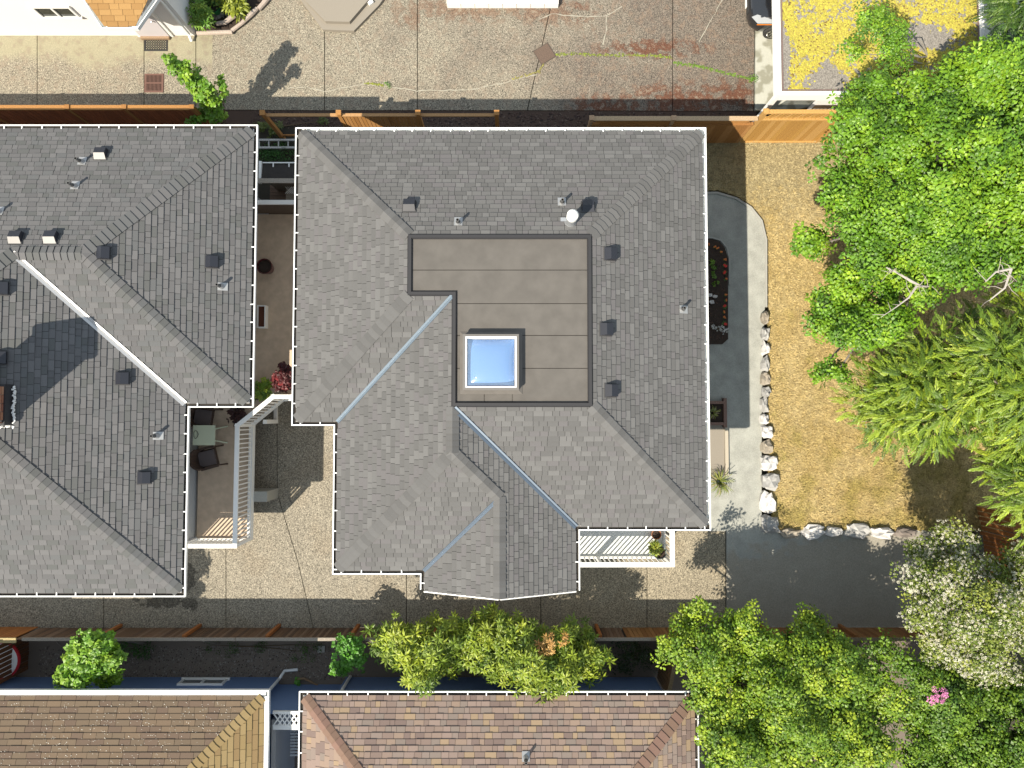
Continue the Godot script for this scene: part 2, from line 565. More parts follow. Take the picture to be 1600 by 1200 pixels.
# ---------------------------------------------------------------- the house in the middle
func main_house() -> void:
	var root := thing("house", "house with grey hip roof around a square skylight on a flat roof", "house", Vector3(-0.3, 0, -2))
	var eave := xz([-5.464, -7.286, 4.886, -7.286, 4.886, 2.786, 1.586, 2.786, 1.586, 4.414, -2.186, 4.414, -2.186, 3.879, -4.393, 3.879, -4.393, 0.15, -5.464, 0.15])
	var wall := MB.new()
	wall.prism(inset(eave, 0.62), 0.0, 3.82)
	part("wall", wall, M.stucco_grey, root)
	soffit(root, eave, 4.0)
	var r := new_roof(root, 4.0, 0.415, 0.131, 0.017, M.tones_a, 0.14, 0.29)
	var y1 := 4.0 + 0.415 * 3.0
	var north := xz([-5.464, -7.286, 4.886, -7.286, 1.886, -4.286, -2.464, -4.286])
	var east := xz([4.886, -7.286, 4.886, 2.786, 1.886, -0.214, 1.886, -4.286])
	var south := xz([1.586, 2.786, -1.414, -0.214, 1.886, -0.214, 4.886, 2.786])
	var west := xz([-5.464, 0.15, -5.464, -7.286, -2.464, -4.286, -2.464, -2.85])
	var southwest := xz([-5.464, 0.15, -2.464, -2.85, -1.393, -2.85, -4.393, 0.15])
	var midwest := xz([-4.393, 0.15, -1.404, -2.839, -1.404, 0.889, -4.393, 3.879])
	var midsouth := xz([-4.393, 3.879, -1.404, 0.889, -0.3, 1.993, -2.186, 3.879])
	var mideast := xz([1.586, 2.786, -1.404, -0.204, -1.404, 0.889, -0.3, 1.993, -0.3, 4.414, 1.586, 4.414])
	var gablewest := xz([-2.186, 3.879, -0.3, 1.993, -0.3, 4.414, -2.186, 4.414])
	slope(r, Vector2(0, -7.286), DN, north)
	slope(r, Vector2(4.886, 0), DE, east)
	slope(r, Vector2(0, 2.786), DS, south)
	slope(r, Vector2(-5.464, 0), DW, west)
	slope(r, Vector2(0, 0.15), DS, southwest)
	slope(r, Vector2(-4.393, 0), DW, midwest)
	slope(r, Vector2(0, 3.879), DS, midsouth)
	slope(r, Vector2(1.586, 0), DE, mideast)
	slope(r, Vector2(-2.186, 0), DW, gablewest)
	finish_roof(r, M.shingle, M.felt)
	var N := nrm(r, DN)
	var S := nrm(r, DS)
	var Ea := nrm(r, DE)
	var W := nrm(r, DW)
	var t: Array = M.tones_a
	var ct := [t[0], t[2], t[4]]
	caps(r, Vector3(-5.432, 4.011, -7.254), Vector3(-2.464, 5.245, -4.286), N, W, M.shingle, ct)
	caps(r, Vector3(4.854, 4.011, -7.254), Vector3(1.886, 5.245, -4.286), N, Ea, M.shingle, ct)
	caps(r, Vector3(4.854, 4.011, 2.754), Vector3(1.886, 5.245, -0.214), S, Ea, M.shingle, ct)
	caps(r, Vector3(-5.432, 4.011, 0.118), Vector3(-2.464, 5.245, -2.85), S, W, M.shingle, ct)
	caps(r, Vector3(-4.361, 4.011, 3.846), Vector3(-1.404, 5.241, 0.889), S, W, M.shingle, ct)
	caps(r, Vector3(-0.3, 4.783, 1.993), Vector3(-1.404, 5.241, 0.889), S, Ea, M.shingle, ct)
	caps(r, Vector3(-1.404, 5.241, 0.889), Vector3(-1.404, 5.241, -0.161), W, Ea, M.shingle, ct)
	caps(r, Vector3(-0.3, 4.783, 4.404), Vector3(-0.3, 4.783, 1.993), W, Ea, M.shingle, ct)
	valley(r, Vector3(-4.414, 4, 0.171), Vector3(-1.404, 5.245, -2.839), S, W, M.zinc, 0.06)
	valley(r, Vector3(1.607, 4, 2.807), Vector3(-1.371, 5.234, -0.171), S, Ea, M.zinc_dark)
	valley(r, Vector3(-2.207, 4, 3.9), Vector3(-0.386, 4.747, 2.079), S, W, M.zinc_dark, 0.055)
	# rake boards of the small gable
	for sx in [-1.0, 1.0]:
		var k := MB.new()
		var a := Vector3(-0.3, 4.718, 4.425)
		var b := Vector3(-2.186 if sx < 0 else 1.586, 3.94, 4.425)
		k.beam(a, b, 0.03, 0.14)
		part("rake_board", k, M.white_paint, root)
	var gw := MB.new()
	gw.tri(Vector3(-2.143, 3.829, 4.35), Vector3(1.543, 3.829, 4.35), Vector3(-0.3, 4.696, 4.35), Color.WHITE)
	part("gable_wall", gw, M.stucco_grey, root)
	# flat roof: membrane sheets laid east-west between raised metal edges
	var yf := y1 - 0.03
	var flatpoly := xz([-2.464, -4.286, 1.886, -4.286, 1.886, -0.214, -1.404, -0.214, -1.404, -2.85, -2.464, -2.85])
	var bed := MB.new()
	bed.prism(inset(flatpoly, 0.02), yf - 0.25, yf - 0.004, Color(0.3, 0.28, 0.27))
	var fr := part("flat_roof", bed, M.membrane, root)
	var cuts := [-4.286, -3.45, -2.646, -1.886, -1.104, -0.214]
	for i in 5:
		var z0: float = cuts[i]
		var z1: float = cuts[i + 1] - 0.009
		var piece := xz([-2.6, z0 + 0.009, 2.0, z0 + 0.009, 2.0, z1, -2.6, z1])
		for pc in Geometry2D.intersect_polygons(piece, inset(flatpoly, 0.05)):
			for hole in Geometry2D.clip_polygons(pc, xz([-1.179, -1.875, -0.021, -1.875, -0.021, -0.707, -1.179, -0.707])):
				for cut in ([hole] if i < 4 else Geometry2D.intersect_polygons(hole, xz([-2.464, -2.143, -0.664, -2.143, -0.664, 0, -2.464, 0])) + Geometry2D.intersect_polygons(hole, xz([-0.648, -2.143, 0, -2.143, 0, 0, -0.648, 0])) + Geometry2D.intersect_polygons(hole, xz([0.013, -2.143, 2.143, -2.143, 2.143, 0, 0.013, 0]))):
					var tone := rr(0.95, 1.04)
					var sheet := MB.new()
					sheet.prism(cut, yf - 0.004, yf + 0.014 - 0.002 * i, Color(tone, tone, tone))
					part("membrane_sheet", sheet, M.membrane, fr)
	var edge := MB.new()
	edge.sweep([Vector2(-0.10, 0.0), Vector2(-0.07, 0.05), Vector2(-0.03, 0.05), Vector2(-0.0, 0.05), Vector2(0.03, -0.005)], flatpoly, y1, fascia_side(flatpoly), true)
	part("edge_flashing", edge, M.edge_metal, fr)
	skylight(root, yf)
	# gutters
	var run := xz([1.698, 4.393, 1.698, 2.898, 4.998, 2.898, 4.998, -7.398, -5.577, -7.398, -5.577, 0.263, -4.505, 0.263, -4.505, 3.991, -2.298, 3.991, -2.298, 4.371])
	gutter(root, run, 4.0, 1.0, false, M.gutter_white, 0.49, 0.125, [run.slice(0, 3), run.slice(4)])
	# downpipe elbow at the south-east end
	var ep := MB.new()
	ep.tube([Vector3(1.639, 3.893, 4.35), Vector3(1.639, 3.679, 4.286), Vector3(1.286, 3.357, 3.857), Vector3(1.071, 3.25, 3.771), Vector3(1.071, 0.1, 3.771)], [0.04, 0.04, 0.04, 0.04, 0.04])
	part("downpipe", ep, M.gutter_white, root)
	# fittings
	box_vent(r, Vector2(0, -7.286), DN, Vector2(-2.494, -5.054))
	box_vent(r, Vector2(0, -7.286), DN, Vector2(1.847, -5.038))
	box_vent(r, Vector2(4.886, 0), DE, Vector2(2.341, -3.869))
	box_vent(r, Vector2(4.886, 0), DE, Vector2(2.223, -2.044))
	box_vent(r, Vector2(4.886, 0), DE, Vector2(2.337, -0.586))
	pipe_vent(r, Vector2(0, -7.286), DN, Vector2(-1.289, -4.614))
	pipe_vent(r, Vector2(0, -7.286), DN, Vector2(1.216, -5.166))
	pipe_vent(r, Vector2(4.886, 0), DE, Vector2(4.274, -2.649))
	# white metal flue
	var fb := on_slope(r, Vector2(0, -7.286), DN, Vector2(1.406, -4.627))
	var fk := MB.new()
	fk.lathe(fb, [Vector2(0.17, -0.05), Vector2(0.12, 0.12), Vector2(0.115, 0.5)], Color.WHITE, 20)
	var fl := part("flue", fk, M.galv, root)
	var fc := MB.new()
	fc.lathe(fb, [Vector2(0.12, 0.48), Vector2(0.135, 0.5), Vector2(0.135, 0.66), Vector2(0.1, 0.7), Vector2(0.0, 0.73)], Color.WHITE, 20)
	part("flue_cap", fc, M.white_paint, fl)
	var fs := MB.new()
	fs.box(fb + Vector3(-0.17, 0.2, -0.02), Vector3(0.16, 0.02, 0.09))
	part("bracket", fs, M.galv, fl)

func skylight(root: Node3D, yf: float) -> void:
	# a curb, a metal frame, a white inner lining and a clear dome over a light shaft
	var c := Vector3(-0.494, 5.45, -1.232)
	c.y = yf
	var h := 0.57
	var curb := MB.new()
	var sq := xz([c.x - h - 0.05, c.z - h - 0.05, c.x + h + 0.05, c.z - h - 0.05, c.x + h + 0.05, c.z + h + 0.05, c.x - h - 0.05, c.z + h + 0.05])
	curb.sweep([Vector2(-0.03, 0.24), Vector2(0.02, 0.24), Vector2(0.03, 0.06), Vector2(0.12, 0.016)], sq, yf, fascia_side(sq), true)
	var s := part("skylight", curb, M.membrane_dark, root)
	var fr := MB.new()
	fr.sweep([Vector2(-0.02, 0.2), Vector2(-0.02, 0.275), Vector2(0.035, 0.275), Vector2(0.035, 0.2)], sq, yf, fascia_side(sq), true)
	part("frame", fr, M.frame_metal, s)
	var li := MB.new()
	li.sweep([Vector2(-0.02, 0.285), Vector2(-0.02, 0.27), Vector2(-0.06, 0.27), Vector2(-0.06, -0.5)], sq, yf, fascia_side(sq), true)
	part("lining", li, M.white_gloss, s)
	var dome := MB.new()
	var g := 14
	var inner := MB.new()
	for i in g:
		for j in g:
			var p := []
			for q in [[0, 0], [1, 0], [1, 1], [0, 1]]:
				var a: float = (i + q[0]) / float(g) * 2.0 - 1.0
				var b: float = (j + q[1]) / float(g) * 2.0 - 1.0
				var y := 0.16 * sqrt(maxf((1.0 - a * a) * (1.0 - b * b), 0.0)) - 0.03 * a * b
				p.append(Vector3(c.x + a * (h - 0.02), yf + 0.05 + y, c.z + b * (h - 0.02)))
			inner.quad(p[3], p[2], p[1], p[0], Color.WHITE)
	inner.smooth()
	part("inner_dome", inner, M.sky_acrylic, s)
	for i in g:
		for j in g:
			var p := []
			for q in [[0, 0], [1, 0], [1, 1], [0, 1]]:
				var a: float = (i + q[0]) / float(g) * 2.0 - 1.0
				var b: float = (j + q[1]) / float(g) * 2.0 - 1.0
				var y := 0.2 * pow(maxf((1.0 - pow(absf(a), 2.6)) * (1.0 - pow(absf(b), 2.6)), 0.0), 0.55)
				p.append(Vector3(c.x + a * (h - 0.03), yf + 0.272 + y, c.z + b * (h - 0.03)))
			dome.quad(p[3], p[2], p[1], p[0], Color.WHITE)
	dome.smooth()
	part("dome", dome, M.dome, s)

# ---------------------------------------------------------------- the house on the left
func west_house() -> void:
	var root := thing("house", "large grey hip-roofed house on the left with brick chimney", "house", Vector3(-12, 0, -1))
	var eave := xz([-21.429, -7.361, -6.675, -7.361, -6.675, -0.311, -8.304, -0.311, -8.304, 4.436, -21.429, 4.436])
	var wall := MB.new()
	wall.prism(xz([-20.571, -6.536, -7.629, -6.536, -7.629, -1.179, -9.236, -1.179, -9.236, 3.643, -20.571, 3.643]), 0.0, 3.82)
	part("wall", wall, M.stucco_pale, root)
	soffit(root, eave, 4.0)
	var r := new_roof(root, 4.0, 0.375, 0.137, 0.017, M.tones_b, 0.14, 0.29)
	slope(r, Vector2(0, -7.361), DN, xz([-21.429, -7.361, -6.675, -7.361, -10.2, -3.836, -11.829, -3.836, -14.202, -1.463, -15.536, -1.463, -21.429, -7.361]).slice(0, 6))
	slope(r, Vector2(-6.675, 0), DE, xz([-6.675, -7.361, -6.675, -0.311, -10.2, -3.836]))
	slope(r, Vector2(0, -0.311), DS, xz([-6.675, -0.311, -8.304, -0.311, -11.829, -3.836, -10.2, -3.836]))
	slope(r, Vector2(-8.304, 0), DE, xz([-8.304, -0.311, -8.304, 4.436, -14.202, -1.463, -11.829, -3.836]))
	slope(r, Vector2(0, 4.436), DS, xz([-8.304, 4.436, -21.429, 4.436, -15.536, -1.463, -14.202, -1.463]))
	# far side, out of the picture
	r.base.quad(Vector3(-21.429, 4, -7.361), Vector3(-15.536, 6.212, -1.463), Vector3(-15.536, 6.212, -1.452), Vector3(-21.429, 4, 4.436), Color(0.1, 0.1, 0.1))
	finish_roof(r, M.shingle, M.felt)
	var N := nrm(r, DN)
	var S := nrm(r, DS)
	var Ea := nrm(r, DE)
	var t: Array = M.tones_b
	var ct := [t[0], t[2], t[4]]
	caps(r, Vector3(-6.707, 4.011, -7.329), Vector3(-10.2, 5.322, -3.836), N, Ea, M.shingle, ct, 0.165, 0.16)
	caps(r, Vector3(-6.707, 4.011, -0.343), Vector3(-10.2, 5.322, -3.836), S, Ea, M.shingle, ct, 0.165, 0.16)
	caps(r, Vector3(-10.2, 5.322, -3.836), Vector3(-11.829, 5.322, -3.836), S, N, M.shingle, ct, 0.165, 0.16)
	caps(r, Vector3(-11.829, 5.322, -3.836), Vector3(-14.202, 6.212, -1.463), N, Ea, M.shingle, ct, 0.165, 0.16)
	caps(r, Vector3(-8.336, 4.011, 4.404), Vector3(-14.202, 6.212, -1.463), S, Ea, M.shingle, ct, 0.165, 0.16)
	valley(r, Vector3(-8.282, 4, -0.289), Vector3(-11.829, 5.322, -3.836), S, Ea, M.zinc_bright, 0.085)
	var run := xz([-21.429, 4.548, -8.191, 4.548, -8.191, -0.198, -6.562, -0.198, -6.562, -7.473, -21.429, -7.473])
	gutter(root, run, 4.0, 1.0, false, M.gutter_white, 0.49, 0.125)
	box_vent(r, Vector2(0, -7.361), DN, Vector2(-10.387, -6.562))
	box_vent(r, Vector2(0, -7.361), DN, Vector2(-11.843, -4.204))
	box_vent(r, Vector2(0, -7.361), DN, Vector2(-11.006, -4.204))
	for q in [Vector2(-9.781, -3.869), Vector2(-7.543, -3.838)]: box_vent(r, Vector2(-6.675, 0), DE, q)
	for q in [Vector2(-12.017, -2.974), Vector2(-12.011, -1.341), Vector2(-9.123, 1.547), Vector2(-9.619, -0.905)]: box_vent(r, Vector2(-8.304, 0), DE, q)
	pipe_vent(r, Vector2(0, -7.361), DN, Vector2(-10.822, -6.358))
	pipe_vent(r, Vector2(0, -7.361), DN, Vector2(-10.817, -5.649))
	pipe_vent(r, Vector2(0, -7.361), DN, Vector2(-12.478, -4.928))
	pipe_vent(r, Vector2(-6.675, 0), DE, Vector2(-7.32, -3.23))
	pipe_vent(r, Vector2(-8.304, 0), DE, Vector2(-8.875, 0.518))
	# brick chimney at the left edge
	var x1 := -11.786
	var z0: float = -0.664
	var z1: float = 0.182
	var cb := MB.new()
	cb.box(Vector3(x1 - 0.4, 5.95, (z0 + z1) * 0.5), Vector3(0.78, 2.7, z1 - z0 - 0.02))
	var ch := part("chimney", cb, M.mortar, root)
	var fl := MB.new()
	fl.box(Vector3(x1 - 0.4, 5.4, (z0 + z1) * 0.5), Vector3(0.9, 0.34, z1 - z0 + 0.1))
	part("base_flashing", fl, M.edge_metal, ch)
	var seal := MB.new()
	for i in 26:
		var q := Vector3(x1 + 0.08 + rr(0, 0.06), 5.37 + rr(-0.02, 0.015), lerpf(z0, z1, i / 25.0))
		seal.box(q, Vector3(rr(0.02, 0.07), 0.03, rr(0.02, 0.05)), Color.WHITE, Basis(Vector3.UP, rr(0, 3)))
	for i in 20:
		seal.box(Vector3(x1 - 0.6 + i * 0.035, 5.52 - 0.012 * i, z1 + 0.07 + rr(0, 0.05)), Vector3(rr(0.02, 0.08), 0.02, rr(0.02, 0.05)), Color.WHITE, Basis(Vector3.UP, rr(0, 3)))
	part("sealant", seal, M.white_paint, ch).set_meta("kind", "stuff")
	var bm := []
	for tcol in [rgb(0.3, 0.13, 0.08), rgb(0.36, 0.17, 0.1), rgb(0.25, 0.1, 0.065), rgb(0.4, 0.22, 0.14)]:
		var k := MB.new()
		k.box(Vector3.ZERO, Vector3(0.03, 0.062, 0.185), tcol)
		bm.append(k.commit(M.brick))
	var rows := 22
	for i in rows:
		var y := 5.6 + i * 0.078
		for j in 4:
			var zz := z0 + 0.1 + j * 0.197
			put("brick", bm[rng.randi_range(0, 3)], Transform3D(Basis(), Vector3(x1, y, zz - (0.0 if i % 2 else 0.0))), ch)
			put("brick", bm[rng.randi_range(0, 3)], Transform3D(Basis(Vector3.UP, PI / 2), Vector3(x1 - 0.09 - j * 0.197, y, z1 - 0.005)), ch)
	var cap := MB.new()
	cap.box(Vector3(x1 - 0.4, 7.34, (z0 + z1) * 0.5), Vector3(0.95, 0.1, z1 - z0 + 0.15))
	part("crown", cap, M.concrete_plain, ch)

# ---------------------------------------------------------------- the two low houses along the bottom
func south_houses() -> void:
	var root := thing("house", "house with worn brown roof at bottom left behind the fence", "house", Vector3(-12, 0, 11))
	var wall := MB.new()
	wall.prism(xz([-20, 7.98, -7.1, 7.98, -7.1, 15, -20, 15]), 0.0, 2.55)
	part("wall", wall, M.blue_wall, root)
	var wc := Vector3(-9.225, 0.45, 7.968)
	window(root, Vector3(wc.x, 0.45, 7.97), 1.35, 0.46, Vector3.LEFT, Vector3(0, 0, -1))
	var eave := xz([-20, 7.49, -6.63, 7.49, -6.63, 15.4, -20, 15.4])
	soffit(root, eave, 2.7)
	var r := new_roof(root, 2.7, 0.42, 0.152, 0.018, M.tones_c, 0.3, 0.42)
	r.last = 3
	slope(r, Vector2(0, 7.49), DN, xz([-20, 7.49, -6.63, 7.49, -10.58, 11.44, -20, 11.44]))
	r.first = 4
	r.last = 6
	slope(r, Vector2(-6.63, 0), DE, xz([-6.63, 7.49, -6.63, 15.4, -10.58, 11.44]))
	slope(r, Vector2(0, 15.4), DS, xz([-6.63, 15.4, -20, 15.4, -20, 11.44, -10.58, 11.44]))
	finish_roof(r, M.shingle_moss, M.felt)
	caps(r, Vector3(-6.66, 2.71, 7.52), Vector3(-10.58, 2.7 + 0.42 * 3.95, 11.44), nrm(r, DN), nrm(r, DE), M.shingle_moss, [M.tones_c[4], M.tones_c[5]], 0.17, 0.12)
	var g := MB.new()
	g.sweep([Vector2(-0.12, 0.03), Vector2(-0.12, -0.1), Vector2(-0.01, -0.1), Vector2(-0.01, 0.015), Vector2(0.02, 0.015), Vector2(0.02, -0.115), Vector2(-0.12, -0.12)], xz([-20, 7.37, -6.51, 7.37, -6.51, 15]), 2.7, -1.0, false)
	var gl := MB.new()
	gl.box(Vector3(-13.27, 2.7 + 0.012, 7.415), Vector3(13.4, 0.01, 0.1))
	var gp := part("gutter", g, M.gutter_white, root)
	part("gutter_guard", gl, M.gutter_white, gp)
	gl = MB.new()
	gl.box(Vector3(-6.55, 2.7 + 0.013, 11.3), Vector3(0.09, 0.01, 7.6))
	petals(root)
	part("gutter_guard", gl, M.gutter_white, gp)
	var dp := MB.new()
	dp.tube([Vector3(-6.6, 2.6, 7.44), Vector3(-6.75, 2.4, 7.8), Vector3(-7.0, 2.2, 7.93), Vector3(-7.0, 0.3, 7.93), Vector3(-6.9, 0.12, 7.75), Vector3(-6.5, 0.1, 7.72)], [0.045, 0.045, 0.045, 0.045, 0.045, 0.045])
	part("downpipe", dp, M.gutter_white, root)
	dp = MB.new()
	dp.tube([Vector3(-15.2, 2.5, 7.93), Vector3(-15.2, 0.1, 7.93)], [0.045, 0.045])
	part("downpipe", dp, M.gutter_white, root)

	root = thing("house", "house with multi-toned pinkish brown shingle roof along the bottom edge", "house", Vector3(-0.3, 0, 11))
	wall = MB.new()
	wall.prism(xz([-5.05, 7.98, 4.35, 7.98, 4.35, 15, -5.05, 15]), 0.0, 2.55)
	part("wall", wall, M.blue_wall, root)
	eave = xz([-5.56, 7.5, 4.85, 7.5, 4.85, 16, -5.56, 16])
	soffit(root, eave, 2.7)
	r = new_roof(root, 2.7, 0.45, 0.15, 0.02, M.tones_d, 0.13, 0.3)
	slope(r, Vector2(0, 7.5), DN, xz([-5.56, 7.5, 4.85, 7.5, 0.6, 11.75, -1.31, 11.75]))
	slope(r, Vector2(-5.56, 0), DW, xz([-5.56, 16, -5.56, 7.5, -1.31, 11.75]))
	slope(r, Vector2(4.85, 0), DE, xz([4.85, 7.5, 4.85, 16, 0.6, 11.75]))
	slope(r, Vector2(0, 16), DS, xz([-5.56, 16, -1.31, 11.75, 0.6, 11.75, 4.85, 16]))
	finish_roof(r, M.shingle, M.felt)
	var hc := [rgb(0.2, 0.125, 0.095), rgb(0.185, 0.12, 0.09)]
	caps(r, Vector3(-5.53, 2.71, 7.53), Vector3(-1.31, 2.7 + 0.45 * 4.25, 11.75), nrm(r, DN), nrm(r, DW), M.shingle, hc, 0.2, 0.15)
	caps(r, Vector3(4.82, 2.71, 7.53), Vector3(0.6, 2.7 + 0.45 * 4.25, 11.75), nrm(r, DN), nrm(r, DE), M.shingle, hc, 0.2, 0.15)
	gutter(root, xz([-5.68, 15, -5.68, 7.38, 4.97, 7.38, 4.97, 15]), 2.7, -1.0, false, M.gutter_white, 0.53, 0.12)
	pipe_vent(r, Vector2(0, 7.5), DN, Vector2(0.357, 8.829))
	dp = MB.new()
	dp.tube([Vector3(-4.9, 2.55, 7.92), Vector3(-4.9, 0.1, 7.92)], [0.045, 0.045])
	part("downpipe", dp, M.gutter_white, root)
	# the link between the two houses: set-back blue wall, white lattice screen and a stair
	root = thing("side_entry", "blue recessed side entry with white lattice between the brown roofs", "entry", Vector3(-6.1, 0, 8.6))
	wall = MB.new()
	wall.box(Vector3(-6.08, 0.95, 8.25), Vector3(2.1, 1.9, 0.1))
	part("wall", wall, M.blue_wall, root)
	var la := MB.new()
	la.box(Vector3(-6.1, 2.02, 8.2), Vector3(1.0, 0.07, 0.07))
	la.box(Vector3(-6.1, 1.98, 8.62), Vector3(1.0, 0.07, 0.12))
	for i in 9:
		var x := -6.6 + i * 0.13
		la.beam(Vector3(x, 2.0, 8.23), Vector3(x + 0.25, 2.0, 8.58), 0.035, 0.012)
		la.beam(Vector3(x + 0.25, 2.016, 8.23), Vector3(x, 2.016, 8.58), 0.035, 0.012)
	part("lattice", la, M.white_paint, root)
	for i in 12:
		boxpart("slat", Vector3(-5.95, 1.3 + 0.002 * i, 8.75 + i * 0.085), Vector3(0.75, 0.03, 0.045), M.slat_grey, root)
	boxpart("landing", Vector3(-5.75, 0.9, 10.3), Vector3(0.4, 0.06, 1.0), M.grey_wood, root)
	boxpart("return_wall", Vector3(-6.65, 0.9, 9.6), Vector3(0.12, 1.8, 2.2), M.stucco_grey, root)

# fallen petals lying on the brown roof
func petals(root: Node3D) -> void:
	var k := MB.new()
	leaf_blade(k, Vector3(-0.5, 0, 0), Vector3.RIGHT, Vector3.UP, 1.0, 0.4, 0.1, Color.WHITE)
	var t := []
	var c := []
	var f := fnl(77, 0.8)
	while t.size() < 1300:
		var p := Vector2(rr(-15, -7), rr(7.6, 10.6))
		if p.y - 7.49 > -6.63 - p.x: continue
		if f.get_noise_2d(p.x, p.y) < rr(-0.5, 0.4): continue
		var s := rr(0.01, 0.028)
		t.append(Transform3D(Basis(Vector3.UP, rr(0, TAU)).scaled(Vector3(s, s, s)), Vector3(p.x, 2.7 + 0.42 * (p.y - 7.49) + 0.022, p.y)))
		c.append(rgb(0.6, 0.58, 0.52) * rr(0.6, 1.1))
	multi("fallen_petals", k.commit(M.petal), t, c, root)

# ---------------------------------------------------------------- materials
func make_materials() -> void:
	var grain := noise_tex(0.35, 0.62, 1.0, 11, 512, 2)
	var fine := noise_tex(0.12, 0.8, 1.0, 12, 512, 4)
	var blot := noise_tex(0.02, 0.72, 1.0, 13, 512, 5)
	var soft := noise_tex(0.02, 0.78, 1.0, 15, 512, 7)
	var wood := noise_tex(0.03, 0.6, 1.0, 14, 512, 4)
	M.grain = grain
	M.shingle = mat(Color.WHITE, 0.93, fine, 0.7)
	M.shingle_moss = mat(Color.WHITE, 0.95, grain, 0.35)
	M.felt = mat(Color.WHITE, 0.95)
	M.tones_a = []
	for k in [0.88, 0.94, 0.98, 1.02, 1.07, 1.16]:
		M.tones_a.append(rgb(0.124 * k, 0.122 * k, 0.124 * k))
	M.tones_b = []
	for k in [0.87, 0.93, 0.98, 1.02, 1.07, 1.17]:
		M.tones_b.append(rgb(0.112 * k, 0.113 * k, 0.117 * k))
	M.tones_c = [rgb(0.180, 0.131, 0.090), rgb(0.167, 0.122, 0.086), rgb(0.194, 0.140, 0.094), rgb(0.158, 0.113, 0.081), rgb(0.270, 0.194, 0.090), rgb(0.297, 0.216, 0.104), rgb(0.248, 0.171, 0.081)]
	M.tones_d = [rgb(0.243, 0.180, 0.149), rgb(0.211, 0.153, 0.131), rgb(0.270, 0.198, 0.153), rgb(0.225, 0.180, 0.153), rgb(0.180, 0.131, 0.117), rgb(0.297, 0.216, 0.144), rgb(0.252, 0.189, 0.162), rgb(0.211, 0.171, 0.149)]
	M.white_paint = mat(rgb(0.8, 0.8, 0.78), 0.55)
	M.white_gloss = mat(rgb(0.85, 0.85, 0.85), 0.35)
	M.gutter_white = mat(rgb(0.78, 0.8, 0.8), 0.4)
	M.galv = mat(rgb(0.42, 0.44, 0.46), 0.4, null, 1.0, 0.6)
	M.zinc = mat(rgb(0.2, 0.25, 0.3), 0.45, null, 1.0, 0.5)
	M.zinc_dark = mat(rgb(0.16, 0.2, 0.25), 0.45, null, 1.0, 0.6)
	M.zinc_bright = mat(rgb(0.5, 0.5, 0.5), 0.4, null, 1.0, 0.5)
	M.edge_metal = mat(rgb(0.022, 0.022, 0.025), 0.6)
	M.lead = mat(rgb(0.36, 0.37, 0.38), 0.5, null, 1.0, 0.4)
	M.pipe = mat(rgb(0.1, 0.1, 0.1), 0.6)
	M.vent = mat(rgb(0.018, 0.02, 0.028), 0.4)
	M.shade_debris = mat(rgb(0.028, 0.024, 0.02), 0.95)  # near-black, leaf debris and trough shade in one colour
	M.vent_flange = mat(rgb(0.06, 0.06, 0.062), 0.9)
	M.stucco_grey = mat(rgb(0.45, 0.44, 0.42), 0.9, fine, 0.6)
	M.stucco_pale = mat(rgb(0.5, 0.53, 0.56), 0.9, fine, 0.6)
	M.stucco_white = mat(rgb(0.83, 0.83, 0.83), 0.9, fine, 0.6)
	M.blue_wall = mat(rgb(0.15, 0.24, 0.44), 0.8, fine, 0.6)
	M.membrane = mat(rgb(0.125, 0.116, 0.106), 0.95, soft, 0.16)
	M.membrane_dark = mat(rgb(0.13, 0.12, 0.11), 0.9, soft, 0.35)
	M.sky_acrylic = mat(rgb(0.085, 0.19, 0.42), 0.2)
	M.sky_acrylic.metallic_specular = 0.8
	M.frame_metal = mat(rgb(0.16, 0.15, 0.14), 0.5, null, 1.0, 0.3)
	M.mortar = mat(rgb(0.4, 0.34, 0.3), 0.95, grain, 1.0)
	M.brick = mat(Color.WHITE, 0.9, fine, 2.0)
	M.concrete_plain = mat(rgb(0.36, 0.36, 0.33), 0.9, fine, 0.5)
	M.slat_grey = mat(rgb(0.42, 0.45, 0.47), 0.7)
	M.grey_wood = mat(rgb(0.28, 0.24, 0.19), 0.85, wood, 1.5)
	M.cedar = mat(Color.WHITE, 0.75, wood, 1.2)
	M.deck_vinyl = mat(rgb(0.6, 0.47, 0.35), 0.8, soft, 0.3)
	M.balcony_vinyl = mat(rgb(0.72, 0.74, 0.72), 0.6, fine, 0.4)
	M.wicker = mat(rgb(0.07, 0.042, 0.03), 0.7, grain, 4.0)
	M.cushion = mat(rgb(0.12, 0.1, 0.1), 0.95)
	M.table_cream = mat(rgb(0.55, 0.6, 0.45), 0.5)
	M.black_wire = mat(rgb(0.02, 0.02, 0.02), 0.5)
	M.terracotta = mat(rgb(0.34, 0.14, 0.06), 0.8, fine, 2.0)
	M.red_glaze = mat(rgb(0.085, 0.018, 0.02), 0.3)
	M.green_plastic = mat(rgb(0.01, 0.2, 0.05), 0.35)
	M.soil = mat(rgb(0.045, 0.03, 0.022), 0.98, grain, 1.5)
	M.rust_iron = mat(rgb(0.17, 0.09, 0.07), 0.8, grain, 2.0)
	M.rubber = mat(rgb(0.03, 0.03, 0.03), 0.85)
	M.car_paint = mat(rgb(0.012, 0.013, 0.016), 0.15)
	M.car_paint.clearcoat_enabled = true
	M.car_paint.clearcoat = 1.0
	M.car_paint.clearcoat_roughness = 0.05
	M.chrome = mat(rgb(0.7, 0.7, 0.7), 0.18, null, 1.0, 1.0)
	M.lamp_glass = mat(rgb(0.3, 0.32, 0.34), 0.08)
	M.amber = mat(rgb(0.7, 0.22, 0.03), 0.2)
	M.car_glass = mat(rgb(0.02, 0.025, 0.03), 0.05)
	M.driftwood = mat(rgb(0.5, 0.42, 0.36), 0.9, wood, 1.0)
	M.rock = mat(Color.WHITE, 0.9, grain, 0.9)
	M.bark = mat(Color.WHITE, 0.95, grain, 2.0)
